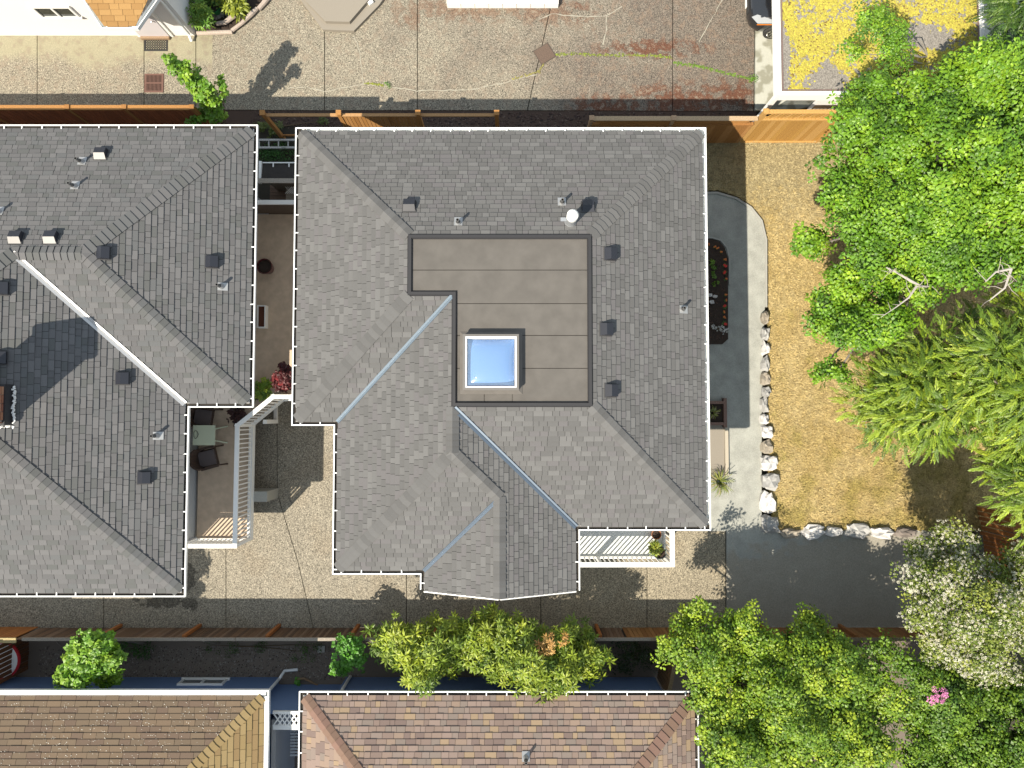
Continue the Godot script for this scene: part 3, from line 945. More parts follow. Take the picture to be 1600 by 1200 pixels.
	M.petal = mat(Color.WHITE, 0.7)
	M.aluminium = mat(rgb(0.4, 0.4, 0.39), 0.5, null, 1.0, 0.4)
	M.red_plastic = mat(rgb(0.5, 0.02, 0.03), 0.4)
	M.dark_shingle = mat(rgb(0.05, 0.045, 0.042), 0.95, blot, 0.5)
	var g := StandardMaterial3D.new()
	g.albedo_color = Color(0.1, 0.14, 0.14, 0.75)
	g.transparency = BaseMaterial3D.TRANSPARENCY_ALPHA
	g.roughness = 0.03
	M.glass = g
	var dm := StandardMaterial3D.new()
	dm.albedo_color = Color(0.75, 0.88, 1.0, 0.16)
	dm.transparency = BaseMaterial3D.TRANSPARENCY_ALPHA
	dm.roughness = 0.02
	M.dome = dm
	M.leaf = mat(Color.WHITE, 0.5)
	M.leaf.backlight_enabled = true
	M.leaf.backlight = Color(0.35, 0.42, 0.12)
	M.grass = mat(Color.WHITE, 0.9)

# ---------------------------------------------------------------- ground
func ground() -> void:
	# soil sheet out to the horizon
	var b := MB.new()
	b.flat(xz([-400, -400, 400, -400, 400, 400, -400, 400]), -0.12)
	struct("ground", b, mat(rgb(0.06, 0.055, 0.035), 0.98, M.grain, 0.4))

	# north driveway: exposed aggregate slabs, stained with moss and rust
	var rect := Rect2(-17.5, -14.6, 26.0, 5.4)
	var n1 := fnl(1, 0.35)
	var n2 := fnl(2, 2.2)
	var n3 := fnl(3, 22.0, 2)
	var hash := RandomNumberGenerator.new()
	hash.seed = 5
	var paint := func(x: float, z: float) -> Color:
		var a := n1.get_noise_2d(x, z)
		var q := n2.get_noise_2d(x, z)
		var h := hash.randf()
		var g := n3.get_noise_2d(x, z)
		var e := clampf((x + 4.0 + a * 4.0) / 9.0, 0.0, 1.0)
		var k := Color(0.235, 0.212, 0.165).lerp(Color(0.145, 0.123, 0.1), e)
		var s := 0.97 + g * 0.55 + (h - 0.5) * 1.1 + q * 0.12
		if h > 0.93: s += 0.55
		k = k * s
		# smoother trowelled edge along the white house
		if x < -9.5 and z < -10.9:
			k = k.lerp(Color(0.3, 0.28, 0.19) * (0.95 + g * 0.15), clampf((-10.9 - z) * 1.6 + a * 0.6, 0.0, 0.85))
		# brown-red dead moss
		var m := 0.0
		for t in [[5.4, -9.9, 2.4, 0.8], [7.0, -10.1, 1.2, 0.7], [3.0, -9.75, 1.8, 0.5], [-1.5, -12.9, 3.2, 0.55], [-3.2, -12.6, 0.7, 0.5], [1.2, -12.8, 1.6, 0.6], [4.5, -11.6, 2.2, 0.4]]:
			var dx: float = (x - t[0]) / t[2]
			var dz: float = (z - t[1]) / t[3]
			m = maxf(m, 1.0 - sqrt(dx * dx + dz * dz))
		var stain := clampf((m + q * 0.9 + g * 0.5 - 0.32) * 3.0, 0.0, 1.0)
		if x > 2.0: k = k.lerp(Color(0.10, 0.036, 0.018) * (0.7 + h * 0.7), stain * 0.9)
		else: k = k.lerp(Color(0.12, 0.055, 0.03) * (0.7 + h * 0.7), stain * 0.6)
		var pale := clampf((q * 1.3 + g * 0.6 - 0.62) * 3.0, 0.0, 1.0)
		k = k.lerp(Color(0.3, 0.28, 0.22), pale * 0.5)
		return k
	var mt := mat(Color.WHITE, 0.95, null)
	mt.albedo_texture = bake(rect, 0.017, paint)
	mt.vertex_color_use_as_albedo = false
	var drive := struct_node("driveway")
	var cuts := [[-40, -40], [58, 58], [225, 225], [306, 306], [507, 507], [652, 652], [868, 828], [1051, 1051], [1178, 1176]]
	var tops := xz([-17.518, -14.01, -15.114, -14.01, -11.713, -14.01, -10.063, -14.01, -5.968, -14.01, -3.015, -14.01, 1.467, -14.01, 5.113, -14.01, 7.741, -14.01])
	var bots := xz([-17.37, -9.634, -14.987, -9.634, -11.614, -9.634, -9.978, -9.634, -5.918, -9.613, -2.989, -9.613, 0.485, -9.613, 5.069, -9.592, 7.634, -9.592])
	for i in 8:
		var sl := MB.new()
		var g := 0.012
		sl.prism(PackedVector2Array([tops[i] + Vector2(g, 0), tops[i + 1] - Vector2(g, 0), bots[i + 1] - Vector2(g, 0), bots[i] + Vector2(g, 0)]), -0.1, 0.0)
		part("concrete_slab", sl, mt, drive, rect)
	# cracks filled with lime and with green moss
	var lime := mat(rgb(0.42, 0.4, 0.33), 0.95, M.grain, 1.5)
	for path in [xz([-5.904, -10.21, -5.36, -10.334, -4.693, -10.458, -4.248, -10.396, -3.641, -10.334, -3.013, -10.231, -2.224, -10.251, -1.213, -10.272, -0.607, -10.416, 0, -10.561, 0.769, -10.746]), xz([-5.012, -12.009, -4.825, -11.512, -4.759, -10.994, -4.694, -10.478]), xz([0.853, -12.55, 1.26, -12.716, 2.032, -12.633, 2.946, -12.654, 3.211, -12.799, 3.497, -12.966]), xz([3.007, -12.654, 2.984, -12.238, 2.88, -11.719]), xz([6.671, -13.174, 6.4, -12.654, 6.13, -12.176, 5.923, -11.802]), xz([-5.904, -10.21, -6.472, -10.354, -7.079, -10.313])]:
		ribbon("crack", path, 0.035, lime, drive)
	moss_line(drive, xz([1.378, -11.408, 2.027, -11.429, 2.837, -11.388, 3.648, -11.388, 4.458, -11.367, 5.026, -11.325]), 0.06, rgb(0.16, 0.2, 0.03), 300)
	moss_line(drive, xz([5.105, -11.139, 5.772, -11.056, 6.277, -10.932, 6.882, -10.767, 7.649, -10.602]), 0.07, rgb(0.11, 0.19, 0.025), 330)
	moss_line(drive, xz([0, -10.602, 0.506, -10.746, 0.85, -10.85, 1.013, -11.139]), 0.05, rgb(0.22, 0.2, 0.06), 110)
	moss_line(drive, xz([-4.694, -10.478, -4.349, -10.458, -4.046, -10.396]), 0.04, rgb(0.18, 0.2, 0.03), 90)

	# pale concrete strip beside the carport
	var strip := MB.new()
	strip.prism(xz([7.767, -14.428, 18.348, -14.428, 18.281, -12.55, 9.089, -9.654, 7.675, -9.613]), -0.1, 0.008)
	var rs := Rect2(7.2, -14.6, 3.0, 5.4)
	var nm := fnl(8, 1.5)
	var mc := mat(Color.WHITE, 0.9)
	mc.vertex_color_use_as_albedo = false
	mc.albedo_texture = bake(rs, 0.02, func(x: float, z: float) -> Color:
		var q := nm.get_noise_2d(x, z)
		return Color(0.42, 0.43, 0.38).lerp(Color(0.25, 0.25, 0.2), clampf(q * 2.2 + 0.2, 0.0, 1.0)) * (0.95 + hash.randf() * 0.1))
	struct("apron", strip, mc, rs)

	# dark mulch bed along the north fence
	var bed := MB.new()
	bed.prism(xz([-17.37, -9.634, 7.715, -9.592, 7.697, -8.382, -17.328, -8.382]), -0.1, -0.025)
	struct("planting_bed", bed, mat(rgb(0.085, 0.055, 0.042), 0.98, M.grain, 0.8))
	scatter("mulch", xz([-8.28, -9.572, 7.674, -9.531, 7.666, -9.038, -8.271, -9.038]), 1800, -0.02, [rgb(0.07, 0.042, 0.035), rgb(0.1, 0.06, 0.05), rgb(0.045, 0.03, 0.028), rgb(0.14, 0.1, 0.08)], 0.03, 0.09, "dark bark mulch along the north fence", "mulch")

	# south driveway
	rect = Rect2(-17.5, -2.2, 25.5, 9.2)
	var paint2 := func(x: float, z: float) -> Color:
		var a := n1.get_noise_2d(x + 40.0, z)
		var q := n2.get_noise_2d(x, z + 30.0)
		var h := hash.randf()
		var g := n3.get_noise_2d(x, z)
		var k := Color(0.24, 0.217, 0.172)
		if x > 1.5: k = Color(0.252, 0.222, 0.163)
		var s := 0.98 + g * 0.5 + (h - 0.5) * 1.0 + a * 0.1 + q * 0.05
		if h > 0.94: s += 0.4
		k = k * s
		# damp patches with an outline of their own by the left house
		var wet := -1.0
		for t in [[-9.95, 5.0, 0.3, 0.5], [-10.7, 5.7, 0.85, 0.22], [-9.9, 5.75, 0.4, 0.2]]:
			var dx: float = (x - t[0]) / t[2]
			var dz: float = (z - t[1]) / t[3]
			wet = maxf(wet, 1.0 - sqrt(dx * dx + dz * dz))
		k = k.lerp(k * 0.42, clampf((wet + q * 0.5 - 0.15) * 12.0, 0.0, 1.0))
		k = k.lerp(k * Color(0.8, 0.75, 0.7), clampf(a * 1.2 + q * 0.25, 0.0, 0.5))
		return k
	mt = mat(Color.WHITE, 0.95)
	mt.vertex_color_use_as_albedo = false
	mt.albedo_texture = bake(rect, 0.02, paint2)
	drive = struct_node("driveway")
	var lines := [xz([-17.302, -1.757, -17.018, 6.558]), xz([-12.688, -1.757, -12.48, 6.558]), xz([-8.89, -1.757, -8.744, 6.558]), xz([-7.299, -1.757, -7.239, 2.396, -6.56, 4.544, -6.064, 6.558]), xz([-3.282, -1.757, -3.228, 6.558]), xz([0.895, -1.757, 0.88, 6.558]), xz([4.196, -1.757, 4.127, 6.558]), xz([6.594, 1.905, 6.533, 6.558])]
	for i in lines.size() - 1:
		var poly := PackedVector2Array()
		for p in lines[i]: poly.append(p + Vector2(0.011, 0))
		var rev: PackedVector2Array = lines[i + 1].duplicate()
		rev.reverse()
		for p in rev: poly.append(p - Vector2(0.011, 0))
		var sl := MB.new()
		sl.prism(poly, -0.1, 0.0)
		part("concrete_slab", sl, mt, drive, rect)

	# grey concrete path on the right and the paving it runs into
	rect = Rect2(5.5, -7.4, 8.5, 14.0)
	mt = mat(Color.WHITE, 0.9)
	mt.vertex_color_use_as_albedo = false
	mt.albedo_texture = bake(rect, 0.02, func(x: float, z: float) -> Color:
		var q := n2.get_noise_2d(x * 0.7, z * 0.7)
		var g := n3.get_noise_2d(x, z)
		var h := hash.randf()
		var k := Color(0.3, 0.307, 0.28) * (1.0 + g * 0.12 + (h - 0.5) * 0.16 + q * 0.16)
		if z > 3.6: k = k.lerp(Color(0.26, 0.235, 0.19) * (1.0 + g * 0.2 + (h - 0.5) * 0.3), clampf((z - 3.7) * 2.0 + q + (x - 9.0) * 0.4, 0.0, 0.75))
		return k)
	var path := MB.new()
	path.prism(xz([5.625, -6.913, 6.429, -6.933, 7.03, -6.75, 7.467, -6.466, 7.782, -6.06, 7.913, -5.472, 7.881, -3.357, 7.796, -1.757, 7.714, 1.019, 7.675, 3.57, 5.51, 3.57]), -0.1, 0.004)
	struct("path", path, mt, rect)
	path = MB.new()
	path.prism(xz([6.593, 3.492, 12.99, 3.492, 12.909, 6.597, 6.552, 6.597]), -0.1, 0.003)
	struct("paving", path, mt, rect)
	# light kerb round the north end of the path
	var kb := MB.new()
	kb.sweep([Vector2(0, 0.0), Vector2(0, 0.05), Vector2(0.06, 0.05), Vector2(0.06, -0.1)], xz([5.625, -6.913, 6.429, -6.933, 7.03, -6.75, 7.467, -6.466, 7.782, -6.06, 7.913, -5.472, 7.881, -3.357]), 0.0, -1.0)
	var kn := thing("path_edging", "thin grey edging strip curving round the top of the garden path", "edging", Vector3(7.821, 0, -5.979))
	part("strip", kb, M.concrete_plain, kn)

	# lawn
	lawn()

	# soil and gravel yard behind the south fence
	b = MB.new()
	b.prism(xz([-16.822, 6.558, 12.518, 6.597, 12.367, 12.579, -16.619, 12.579]), -0.1, -0.02)
	struct("yard", b, mat(rgb(0.2, 0.165, 0.135), 0.98, M.grain, 0.8))
	scatter("gravel", xz([-14.46, 7.059, -4.69, 7.059, -4.68, 8.058, -14.431, 8.058]), 2600, -0.01, [rgb(0.26, 0.23, 0.2), rgb(0.17, 0.14, 0.12), rgb(0.36, 0.33, 0.3), rgb(0.11, 0.09, 0.075)], 0.02, 0.06, "loose gravel in the narrow yard by the blue wall", "gravel")
	b = MB.new()
	b.prism(xz([-8.152, -9.12, -6.659, -9.12, -6.619, -6.08, -8.103, -6.08]), -0.1, -0.01)
	struct("side_yard", b, mat(rgb(0.04, 0.035, 0.025), 0.98, M.grain, 0.8))

func struct_node(called: String) -> Node3D:
	var o := Node3D.new()
	o.name = numbered(called)
	add_child(o)
	o.set_meta("kind", "structure")
	return o

func ribbon(called: String, path: PackedVector2Array, w: float, m: Material, parent: Node) -> void:
	var b := MB.new()
	var pts := PackedVector2Array()
	for i in path.size() - 1:
		var n := maxi(2, int(path[i].distance_to(path[i + 1]) / 0.12))
		for k in n: pts.append(path[i].lerp(path[i + 1], k / float(n)) + Vector2(rr(-0.02, 0.02), rr(-0.02, 0.02)))
	pts.append(path[path.size() - 1])
	var ws := []
	for i in pts.size(): ws.append(w * rr(0.25, 1.0) * 0.5)
	for i in pts.size() - 1:
		var d := (pts[i + 1] - pts[i]).normalized()
		var s := Vector2(-d.y, d.x)
		var a: Vector2 = pts[i] - s * ws[i]
		var c: Vector2 = pts[i] + s * ws[i]
		var e: Vector2 = pts[i + 1] + s * ws[i + 1]
		var f: Vector2 = pts[i + 1] - s * ws[i + 1]
		b.quad(Vector3(a.x, 0.005, a.y), Vector3(c.x, 0.005, c.y), Vector3(e.x, 0.005, e.y), Vector3(f.x, 0.005, f.y), Color.WHITE)
	part(called, b, m, parent)

func multi(called: String, mesh: Mesh, trs: Array, cols: Array, parent: Node) -> MultiMeshInstance3D:
	var mm := MultiMesh.new()
	mm.transform_format = MultiMesh.TRANSFORM_3D
	mm.use_colors = true
	mm.mesh = mesh
	mm.instance_count = trs.size()
	var off := origin_of(parent)
	for i in trs.size():
		var t: Transform3D = trs[i]
		t.origin -= off
		mm.set_instance_transform(i, t)
		mm.set_instance_color(i, cols[i])
	var o := MultiMeshInstance3D.new()
	o.multimesh = mm
	o.name = called
	parent.add_child(o, true)
	o.set_meta("kind", "stuff")
	return o

func chip_mesh() -> ArrayMesh:
	var b := MB.new()
	var p := [Vector3(-0.5, 0, -0.35), Vector3(0.45, 0, -0.4), Vector3(0.5, 0, 0.3), Vector3(-0.4, 0, 0.4), Vector3(0.05, 0.45, 0.0)]
	for i in 4: b.tri(p[(i + 1) % 4], p[i], p[4], Color.WHITE)
	return b.commit(M.rock)

func random_in(poly: PackedVector2Array) -> Vector2:
	var lo := poly[0]
	var hi := poly[0]
	for p in poly:
		lo = lo.min(p)
		hi = hi.max(p)
	for i in 60:
		var q := Vector2(rr(lo.x, hi.x), rr(lo.y, hi.y))
		if Geometry2D.is_point_in_polygon(q, poly): return q
	return poly[0]

func scatter(called: String, poly: PackedVector2Array, n: int, y: float, cols: Array, s0: float, s1: float, label: String, category: String) -> void:
	var t := []
	var c := []
	for i in n:
		var p := random_in(poly)
		var s := rr(s0, s1)
		t.append(Transform3D(Basis(Vector3.UP, rr(0, TAU)) * Basis(Vector3.RIGHT, rr(-0.4, 0.4)).scaled(Vector3(s, s * rr(0.5, 1.0), s * rr(0.5, 1.0))), Vector3(p.x, y, p.y)))
		c.append(cols[rng.randi_range(0, cols.size() - 1)])
	var o := multi(numbered(called), chip_mesh(), t, c, self)
	tag(o, label, category, "", "stuff")

func moss_line(parent: Node, path: PackedVector2Array, w: float, col: Color, n: int) -> void:
	var t := []
	var c := []
	var k := MB.new()
	k.lathe(Vector3.ZERO, [Vector2(0.5, 0), Vector2(0.42, 0.3), Vector2(0.2, 0.5), Vector2(0, 0.55)], Color.WHITE, 6)
	var mesh := k.commit(M.grass)
	for i in n:
		var u := rng.randf() * (path.size() - 1)
		var j := int(u)
		var p := path[j].lerp(path[j + 1], u - j) + Vector2(rr(-1, 1), rr(-1, 1)) * w * rr(0.2, 1.0) * (0.4 + 0.9 * absf(sin(u * 5.3)))
		var s := rr(0.015, 0.06)
		t.append(Transform3D(Basis(Vector3.UP, rr(0, TAU)).scaled(Vector3(s, s * 0.6, s)), Vector3(p.x, 0.0, p.y)))
		c.append(col * rr(0.6, 1.35))
	var o := multi("moss", mesh, t, c, parent)
	o.set_meta("kind", "stuff")

func tuft_mesh(blades: int, h: float, seed: int) -> ArrayMesh:
	var r := RandomNumberGenerator.new()
	r.seed = seed
	var b := MB.new()
	for i in blades:
		var a := r.randf() * TAU
		var o := Vector3(cos(a), 0, sin(a)) * r.randf() * 0.35
		var d := Vector3(cos(a + r.randf_range(-0.8, 0.8)), 0, sin(a + r.randf_range(-0.8, 0.8)))
		var s := d.cross(Vector3.UP) * 0.07
		var m := o + d * 0.3 * r.randf() + Vector3.UP * h * r.randf_range(0.5, 0.8)
		var e := m + d * r.randf_range(0.25, 0.6) + Vector3.UP * h * r.randf_range(0.0, 0.3)
		b.quad(o - s, o + s, m + s, m - s, Color.WHITE)
		b.tri(m - s, m + s, e, Color.WHITE)
	return b.commit(M.grass)

func lawn() -> void:
	var poly := xz([5.845, -8.587, 16.528, -8.587, 18.013, -4.967, 17.712, 3.531, 8.187, 3.531, 8.033, 3.277, 7.893, 2.2, 7.915, -1.757, 8, -3.357, 8.034, -5.472, 7.903, -6.1, 7.569, -6.547, 7.091, -6.852, 6.451, -7.056, 5.828, -7.035])
	var base := MB.new()
	base.prism(poly, -0.1, 0.03)
	var rect := Rect2(5.5, -8.8, 14.0, 13.0)
	var n1 := fnl(21, 0.55)
	var n2 := fnl(22, 5.0)
	var col := func(x: float, z: float) -> Color:
		var a := n1.get_noise_2d(x, z)
		var q := n2.get_noise_2d(x, z)
		var k := Color(0.40, 0.298, 0.115).lerp(Color(0.48, 0.38, 0.185), clampf(0.5 + a * 0.5 + q * 0.5, 0.0, 1.0))
		# greener patches low in the picture
		var g := clampf(n1.get_noise_2d(x * 1.4 + 50.0, z * 1.4) * 0.9 + (z - 1.0) * 0.1 - 0.05 + q * 0.5, 0.0, 0.6)
		k = k.lerp(Color(0.27, 0.22, 0.045), g)
		# pale, grey-green thatch toward the north end
		k = k.lerp(Color(0.31, 0.27, 0.16), clampf((-5.6 - z) * 0.4 + q * 0.3, 0.0, 0.75))
		return k
	var mt := mat(Color.WHITE, 0.98)
	mt.vertex_color_use_as_albedo = false
	mt.albedo_texture = bake(rect, 0.03, func(x: float, z: float) -> Color: return col.call(x, z) * (0.72 + 0.2 * n2.get_noise_2d(x * 3.0, z * 3.0)))
	struct("lawn", base, mt, rect)
	var t := []
	var c := []
	for i in 52000:
		var p := random_in(poly)
		var s := rr(0.06, 0.125)
		t.append(Transform3D(Basis(Vector3.UP, rr(0, TAU)).scaled(Vector3(s, s * rr(0.5, 0.9), s)), Vector3(p.x, 0.028, p.y)))
		c.append((col.call(p.x, p.y) as Color) * rr(0.75, 1.3))
	var o := multi("grass", tuft_mesh(7, 0.8, 4), t, c, self)
	tag(o, "dry straw-coloured grass of the back lawn", "grass", "", "stuff")

# ---------------------------------------------------------------- fences, decks and railings
func fence_boards(f: Node3D, a: Vector3, b: Vector3, y0: float, y1: float, w: float, tones: Array, thick := 0.022) -> void:
	var d := (b - a)
	var L := d.length()
	d /= L
	var n := int(L / w)
	var ms := []
	for t in tones:
		var k := MB.new()
		k.box(Vector3(0, (y0 + y1) * 0.5, 0), Vector3(w - 0.012, y1 - y0, thick), t)
		ms.append(k.commit(M.cedar))
	var B := Basis(d, Vector3.UP, d.cross(Vector3.UP))
	for i in n:
		put("board", ms[rng.randi_range(0, ms.size() - 1)], Transform3D(B, a + d * ((i + 0.5) * L / n) + Vector3(0, rr(-0.01, 0.01), 0)), f)

func post(f: Node3D, p: Vector3, h: float, col: Color, w := 0.1, capped := true) -> void:
	var k := MB.new()
	k.box(p + Vector3(0, h * 0.5, 0), Vector3(w, h, w), col)
	var o := part("post", k, M.cedar, f)
	if capped:
		var c := MB.new()
		c.box(p + Vector3(0, h + 0.015, 0), Vector3(w + 0.04, 0.03, w + 0.04), col)
		part("cap", c, M.cedar, o)

func lattice_panel(f: Node3D, a: Vector3, b: Vector3, y0: float, y1: float, col: Color, gap := 0.11) -> void:
	var k := MB.new()
	var d := (b - a).normalized()
	var L := a.distance_to(b)
	var h := y1 - y0
	var x := 0.0
	while x < L - h:
		k.beam(a + d * x + Vector3(0, y0, 0.008), a + d * (x + h) + Vector3(0, y1, 0.008), 0.01, 0.028, col)
		k.beam(a + d * (x + h) + Vector3(0, y0, -0.008), a + d * x + Vector3(0, y1, -0.008), 0.01, 0.028, col)
		x += gap
	var o := part("lattice", k, M.cedar, f)
	o.set_meta("kind", "stuff")

func fences() -> void:
	var new_tones := [rgb(0.42, 0.2, 0.055), rgb(0.36, 0.165, 0.045), rgb(0.46, 0.235, 0.075)]
	var red_tones := [rgb(0.3, 0.09, 0.03), rgb(0.26, 0.075, 0.025)]
	var old_tones := [rgb(0.13, 0.075, 0.045), rgb(0.17, 0.1, 0.062), rgb(0.1, 0.06, 0.04), rgb(0.2, 0.13, 0.09)]
	var gold := [rgb(0.5, 0.28, 0.07), rgb(0.46, 0.25, 0.06), rgb(0.55, 0.32, 0.1)]
	# left run
	var z := -8.88
	var f := thing("fence", "orange cedar fence along the top edge of the left house", "fence", Vector3(-12.8, 0, z))
	fence_boards(f, Vector3(-18, 0, z + 0.03), Vector3(-9.25, 0, z + 0.03), 0.05, 1.72, 0.14, red_tones)
	boxpart("cap_rail", Vector3(-13.6, 1.84, z), Vector3(8.7, 0.04, 0.14), tinted(new_tones[0]), f)
	boxpart("rail", Vector3(-13.6, 1.7, z - 0.03), Vector3(8.7, 0.09, 0.04), tinted(new_tones[1]), f)
	lattice_panel(f, Vector3(-18, 0, z), Vector3(-9.3, 0, z), 1.5, 1.82, new_tones[2], 0.09)
	for x in [-17.6, -15.3, -12.85, -11.2, -9.25]: post(f, Vector3(x, -0.05, z), 1.92, new_tones[1])
	# middle run: posts and rails, one bay boarded
	z = -8.68
	f = thing("fence", "unfinished cedar fence with open bays behind the middle house", "fence", Vector3(-3.6, 0, z))
	var px := [Vector2(-7.178, -8.742).x, Vector2(-4.988, -8.78).x, Vector2(-2.706, -8.761).x, Vector2(-0.442, -8.761).x]
	for x in px: post(f, Vector3(x, -0.05, z), 2.0, new_tones[0], 0.11)
	for i in 3:
		boxpart("rail", Vector3((px[i] + px[i + 1]) * 0.5, 1.8, z), Vector3(px[i + 1] - px[i] - 0.115, 0.04, 0.09), tinted(rgb(0.46, 0.26, 0.11)), f)
		boxpart("rail", Vector3((px[i] + px[i + 1]) * 0.5, 0.3, z), Vector3(px[i + 1] - px[i] - 0.115, 0.09, 0.04), tinted(new_tones[1]), f)
	fence_boards(f, Vector3(px[1] + 0.06, 0, z + 0.02), Vector3(px[2] - 0.06, 0, z + 0.02), 0.05, 1.77, 0.105, new_tones)
	# right run with lattice top, up to the gate
	z = -8.56
	f = thing("fence", "cedar lattice-topped fence running right from the house corner", "fence", Vector3(4.5, 0, z))
	var x0 := Vector2(2.298, -8.525).x
	var xg := 7.1
	fence_boards(f, Vector3(x0, 0, z + 0.02), Vector3(xg, 0, z + 0.02), 0.05, 1.45, 0.12, new_tones)
	boxpart("cap_rail", Vector3((x0 + xg) * 0.5, 1.84, z), Vector3(xg - x0, 0.04, 0.13), tinted(rgb(0.5, 0.36, 0.22)), f)
	boxpart("rail", Vector3((x0 + xg) * 0.5, 1.47, z), Vector3(xg - x0, 0.04, 0.1), tinted(new_tones[1]), f)
	lattice_panel(f, Vector3(x0, 0, z), Vector3(xg, 0, z), 1.47, 1.82, new_tones[0], 0.08)
	for x in [x0, Vector2(4.666, -8.52).x]: post(f, Vector3(x, -0.05, z), 1.93, rgb(0.5, 0.33, 0.2), 0.1)
	# tall golden end panel
	z = -8.6
	f = thing("cedar_fence", "tall golden cedar fence panel with slatted top beside the carport", "fence", Vector3(8.6, 0, z))
	fence_boards(f, Vector3(7.3, 0, z), Vector3(11.8, 0, z), 0.06, 1.72, 0.15, gold)
	for y in [0.06, 1.74, 2.2]: boxpart("rail", Vector3(9.5, y, z), Vector3(4.6, 0.05, 0.12), tinted(gold[2]), f)
	for i in 40:
		var x := 7.35 + i * 0.11
		var k := MB.new()
		k.beam(Vector3(x, 1.77, z), Vector3(x + 0.2, 2.17, z), 0.02, 0.045, gold[i % 3])
		part("slat", k, M.cedar, f)
	for x in [7.2, 9.6, 11.85]: post(f, Vector3(x, -0.05, z), 2.28, gold[2], 0.11)
	# long weathered fence on the south side
	z = 6.47
	f = thing("fence", "long weathered brown board fence between driveway and bottom houses", "fence", Vector3(-5, 0, z))
	fence_boards(f, Vector3(-14.4, 0, z + 0.03), Vector3(3.3, 0, z + 0.03), 0.03, 1.14, 0.1, old_tones)
	for seg in [[-14.15, -8.0], [-7.98, -1.5], [-1.48, 4.0]]:
		boxpart("cap_rail", Vector3((seg[0] + seg[1]) * 0.5, 1.2, z), Vector3(seg[1] - seg[0], 0.035, 0.09), tinted(rgb(0.33, 0.29, 0.24)), f)
	var px2 := -11.95
	while px2 < 3.5:
		post(f, Vector3(px2, -0.03, z - 0.05), 1.14, rgb(0.36, 0.13, 0.035), 0.09, false)
		px2 += 2.42
	for x in [-11.2, -8.95]:
		var k := MB.new()
		k.beam(Vector3(x, 1.1, z + 0.08), Vector3(x, 0.02, z + 0.5), 0.05, 0.05, rgb(0.3, 0.27, 0.22))
		part("brace", k, M.cedar, f)
	f = thing("fence", "newer orange board fence at the far left above the red disc", "fence", Vector3(-15.5, 0, z))
	fence_boards(f, Vector3(-18, 0, z), Vector3(-14.45, 0, z), 0.03, 1.25, 0.14, [rgb(0.4, 0.15, 0.035), rgb(0.36, 0.13, 0.03)])
	boxpart("cap_rail", Vector3(-16.1, 1.3, z), Vector3(3.7, 0.04, 0.14), tinted(rgb(0.45, 0.36, 0.17)), f)
	f = thing("fence", "orange-brown board fence between the hedge and the lower right tree", "fence", Vector3(4.5, 0, z))
	fence_boards(f, Vector3(3.35, 0, z + 0.02), Vector3(12.2, 0, z + 0.02), 0.03, 1.14, 0.13, [rgb(0.3, 0.14, 0.04), rgb(0.26, 0.115, 0.035), rgb(0.34, 0.17, 0.055)])
	boxpart("cap_rail", Vector3(8.1, 1.2, z), Vector3(8.2, 0.035, 0.09), tinted(rgb(0.3, 0.24, 0.16)), f)
	for x in [5.2, 7.6, 10.0]: post(f, Vector3(x, -0.03, z - 0.05), 1.15, rgb(0.36, 0.16, 0.05), 0.09, false)
	# cross fences in the south yard
	f = thing("fence", "short brown fence panel crossing the yard at lower left", "fence", Vector3(-14.488, 0, 7.444))
	fence_boards(f, Vector3(-14.75, 0, 6.6), Vector3(-14.75, 0, 7.75), 0.02, 1.4, 0.13, [rgb(0.2, 0.08, 0.03), rgb(0.17, 0.07, 0.025)])
	boxpart("cap_rail", Vector3(-14.75, 1.44, 7.2), Vector3(0.1, 0.04, 1.35), tinted(rgb(0.42, 0.33, 0.16)), f)
	f = thing("fence", "short brown fence panel beside the hedge by the blue wall", "fence", Vector3(4.489, 0, 7.636))
	fence_boards(f, Vector3(4.72, 0, 6.6), Vector3(4.42, 0, 8.0), 0.02, 1.5, 0.13, [rgb(0.2, 0.115, 0.05), rgb(0.17, 0.1, 0.04)])
	boxpart("cap_rail", Vector3(4.57, 1.53, 7.3), Vector3(0.1, 0.04, 1.4), tinted(rgb(0.3, 0.22, 0.12)), f, Basis(Vector3.UP, -0.21))
	# lattice-topped corner panels at the right
	f = thing("cedar_fence", "orange cedar corner fence with lattice edge between the trees", "fence", Vector3(14.371, 0, 3.375))
	var e0 := Vector3(14.269, 0, 2.788)
	fence_boards(f, e0, e0 + Vector3(0.15, 0, 0.75), 0.05, 1.5, 0.13, [rgb(0.4, 0.17, 0.045), rgb(0.36, 0.145, 0.04)])
	lattice_panel(f, e0, e0 + Vector3(0.15, 0, 0.75), 1.5, 1.85, rgb(0.45, 0.22, 0.08), 0.07)
	post(f, e0 + Vector3(0.16, 0, 0.83), 1.9, rgb(0.36, 0.14, 0.04))
	fence_boards(f, e0 + Vector3(0.17, 0, 0.9), e0 + Vector3(0.3, 0, 2.4), 0.05, 1.5, 0.13, [rgb(0.36, 0.14, 0.04), rgb(0.32, 0.12, 0.035)])
	lattice_panel(f, e0 + Vector3(0.17, 0, 0.9), e0 + Vector3(0.3, 0, 2.4), 1.5, 1.85, rgb(0.42, 0.18, 0.06), 0.07)

func tinted(col: Color) -> StandardMaterial3D:
	var key := "wood_%s" % col.to_html()
	if not M.has(key):
		M[key] = M.cedar.duplicate()
		M[key].albedo_color = col.linear_to_srgb()
	return M[key]

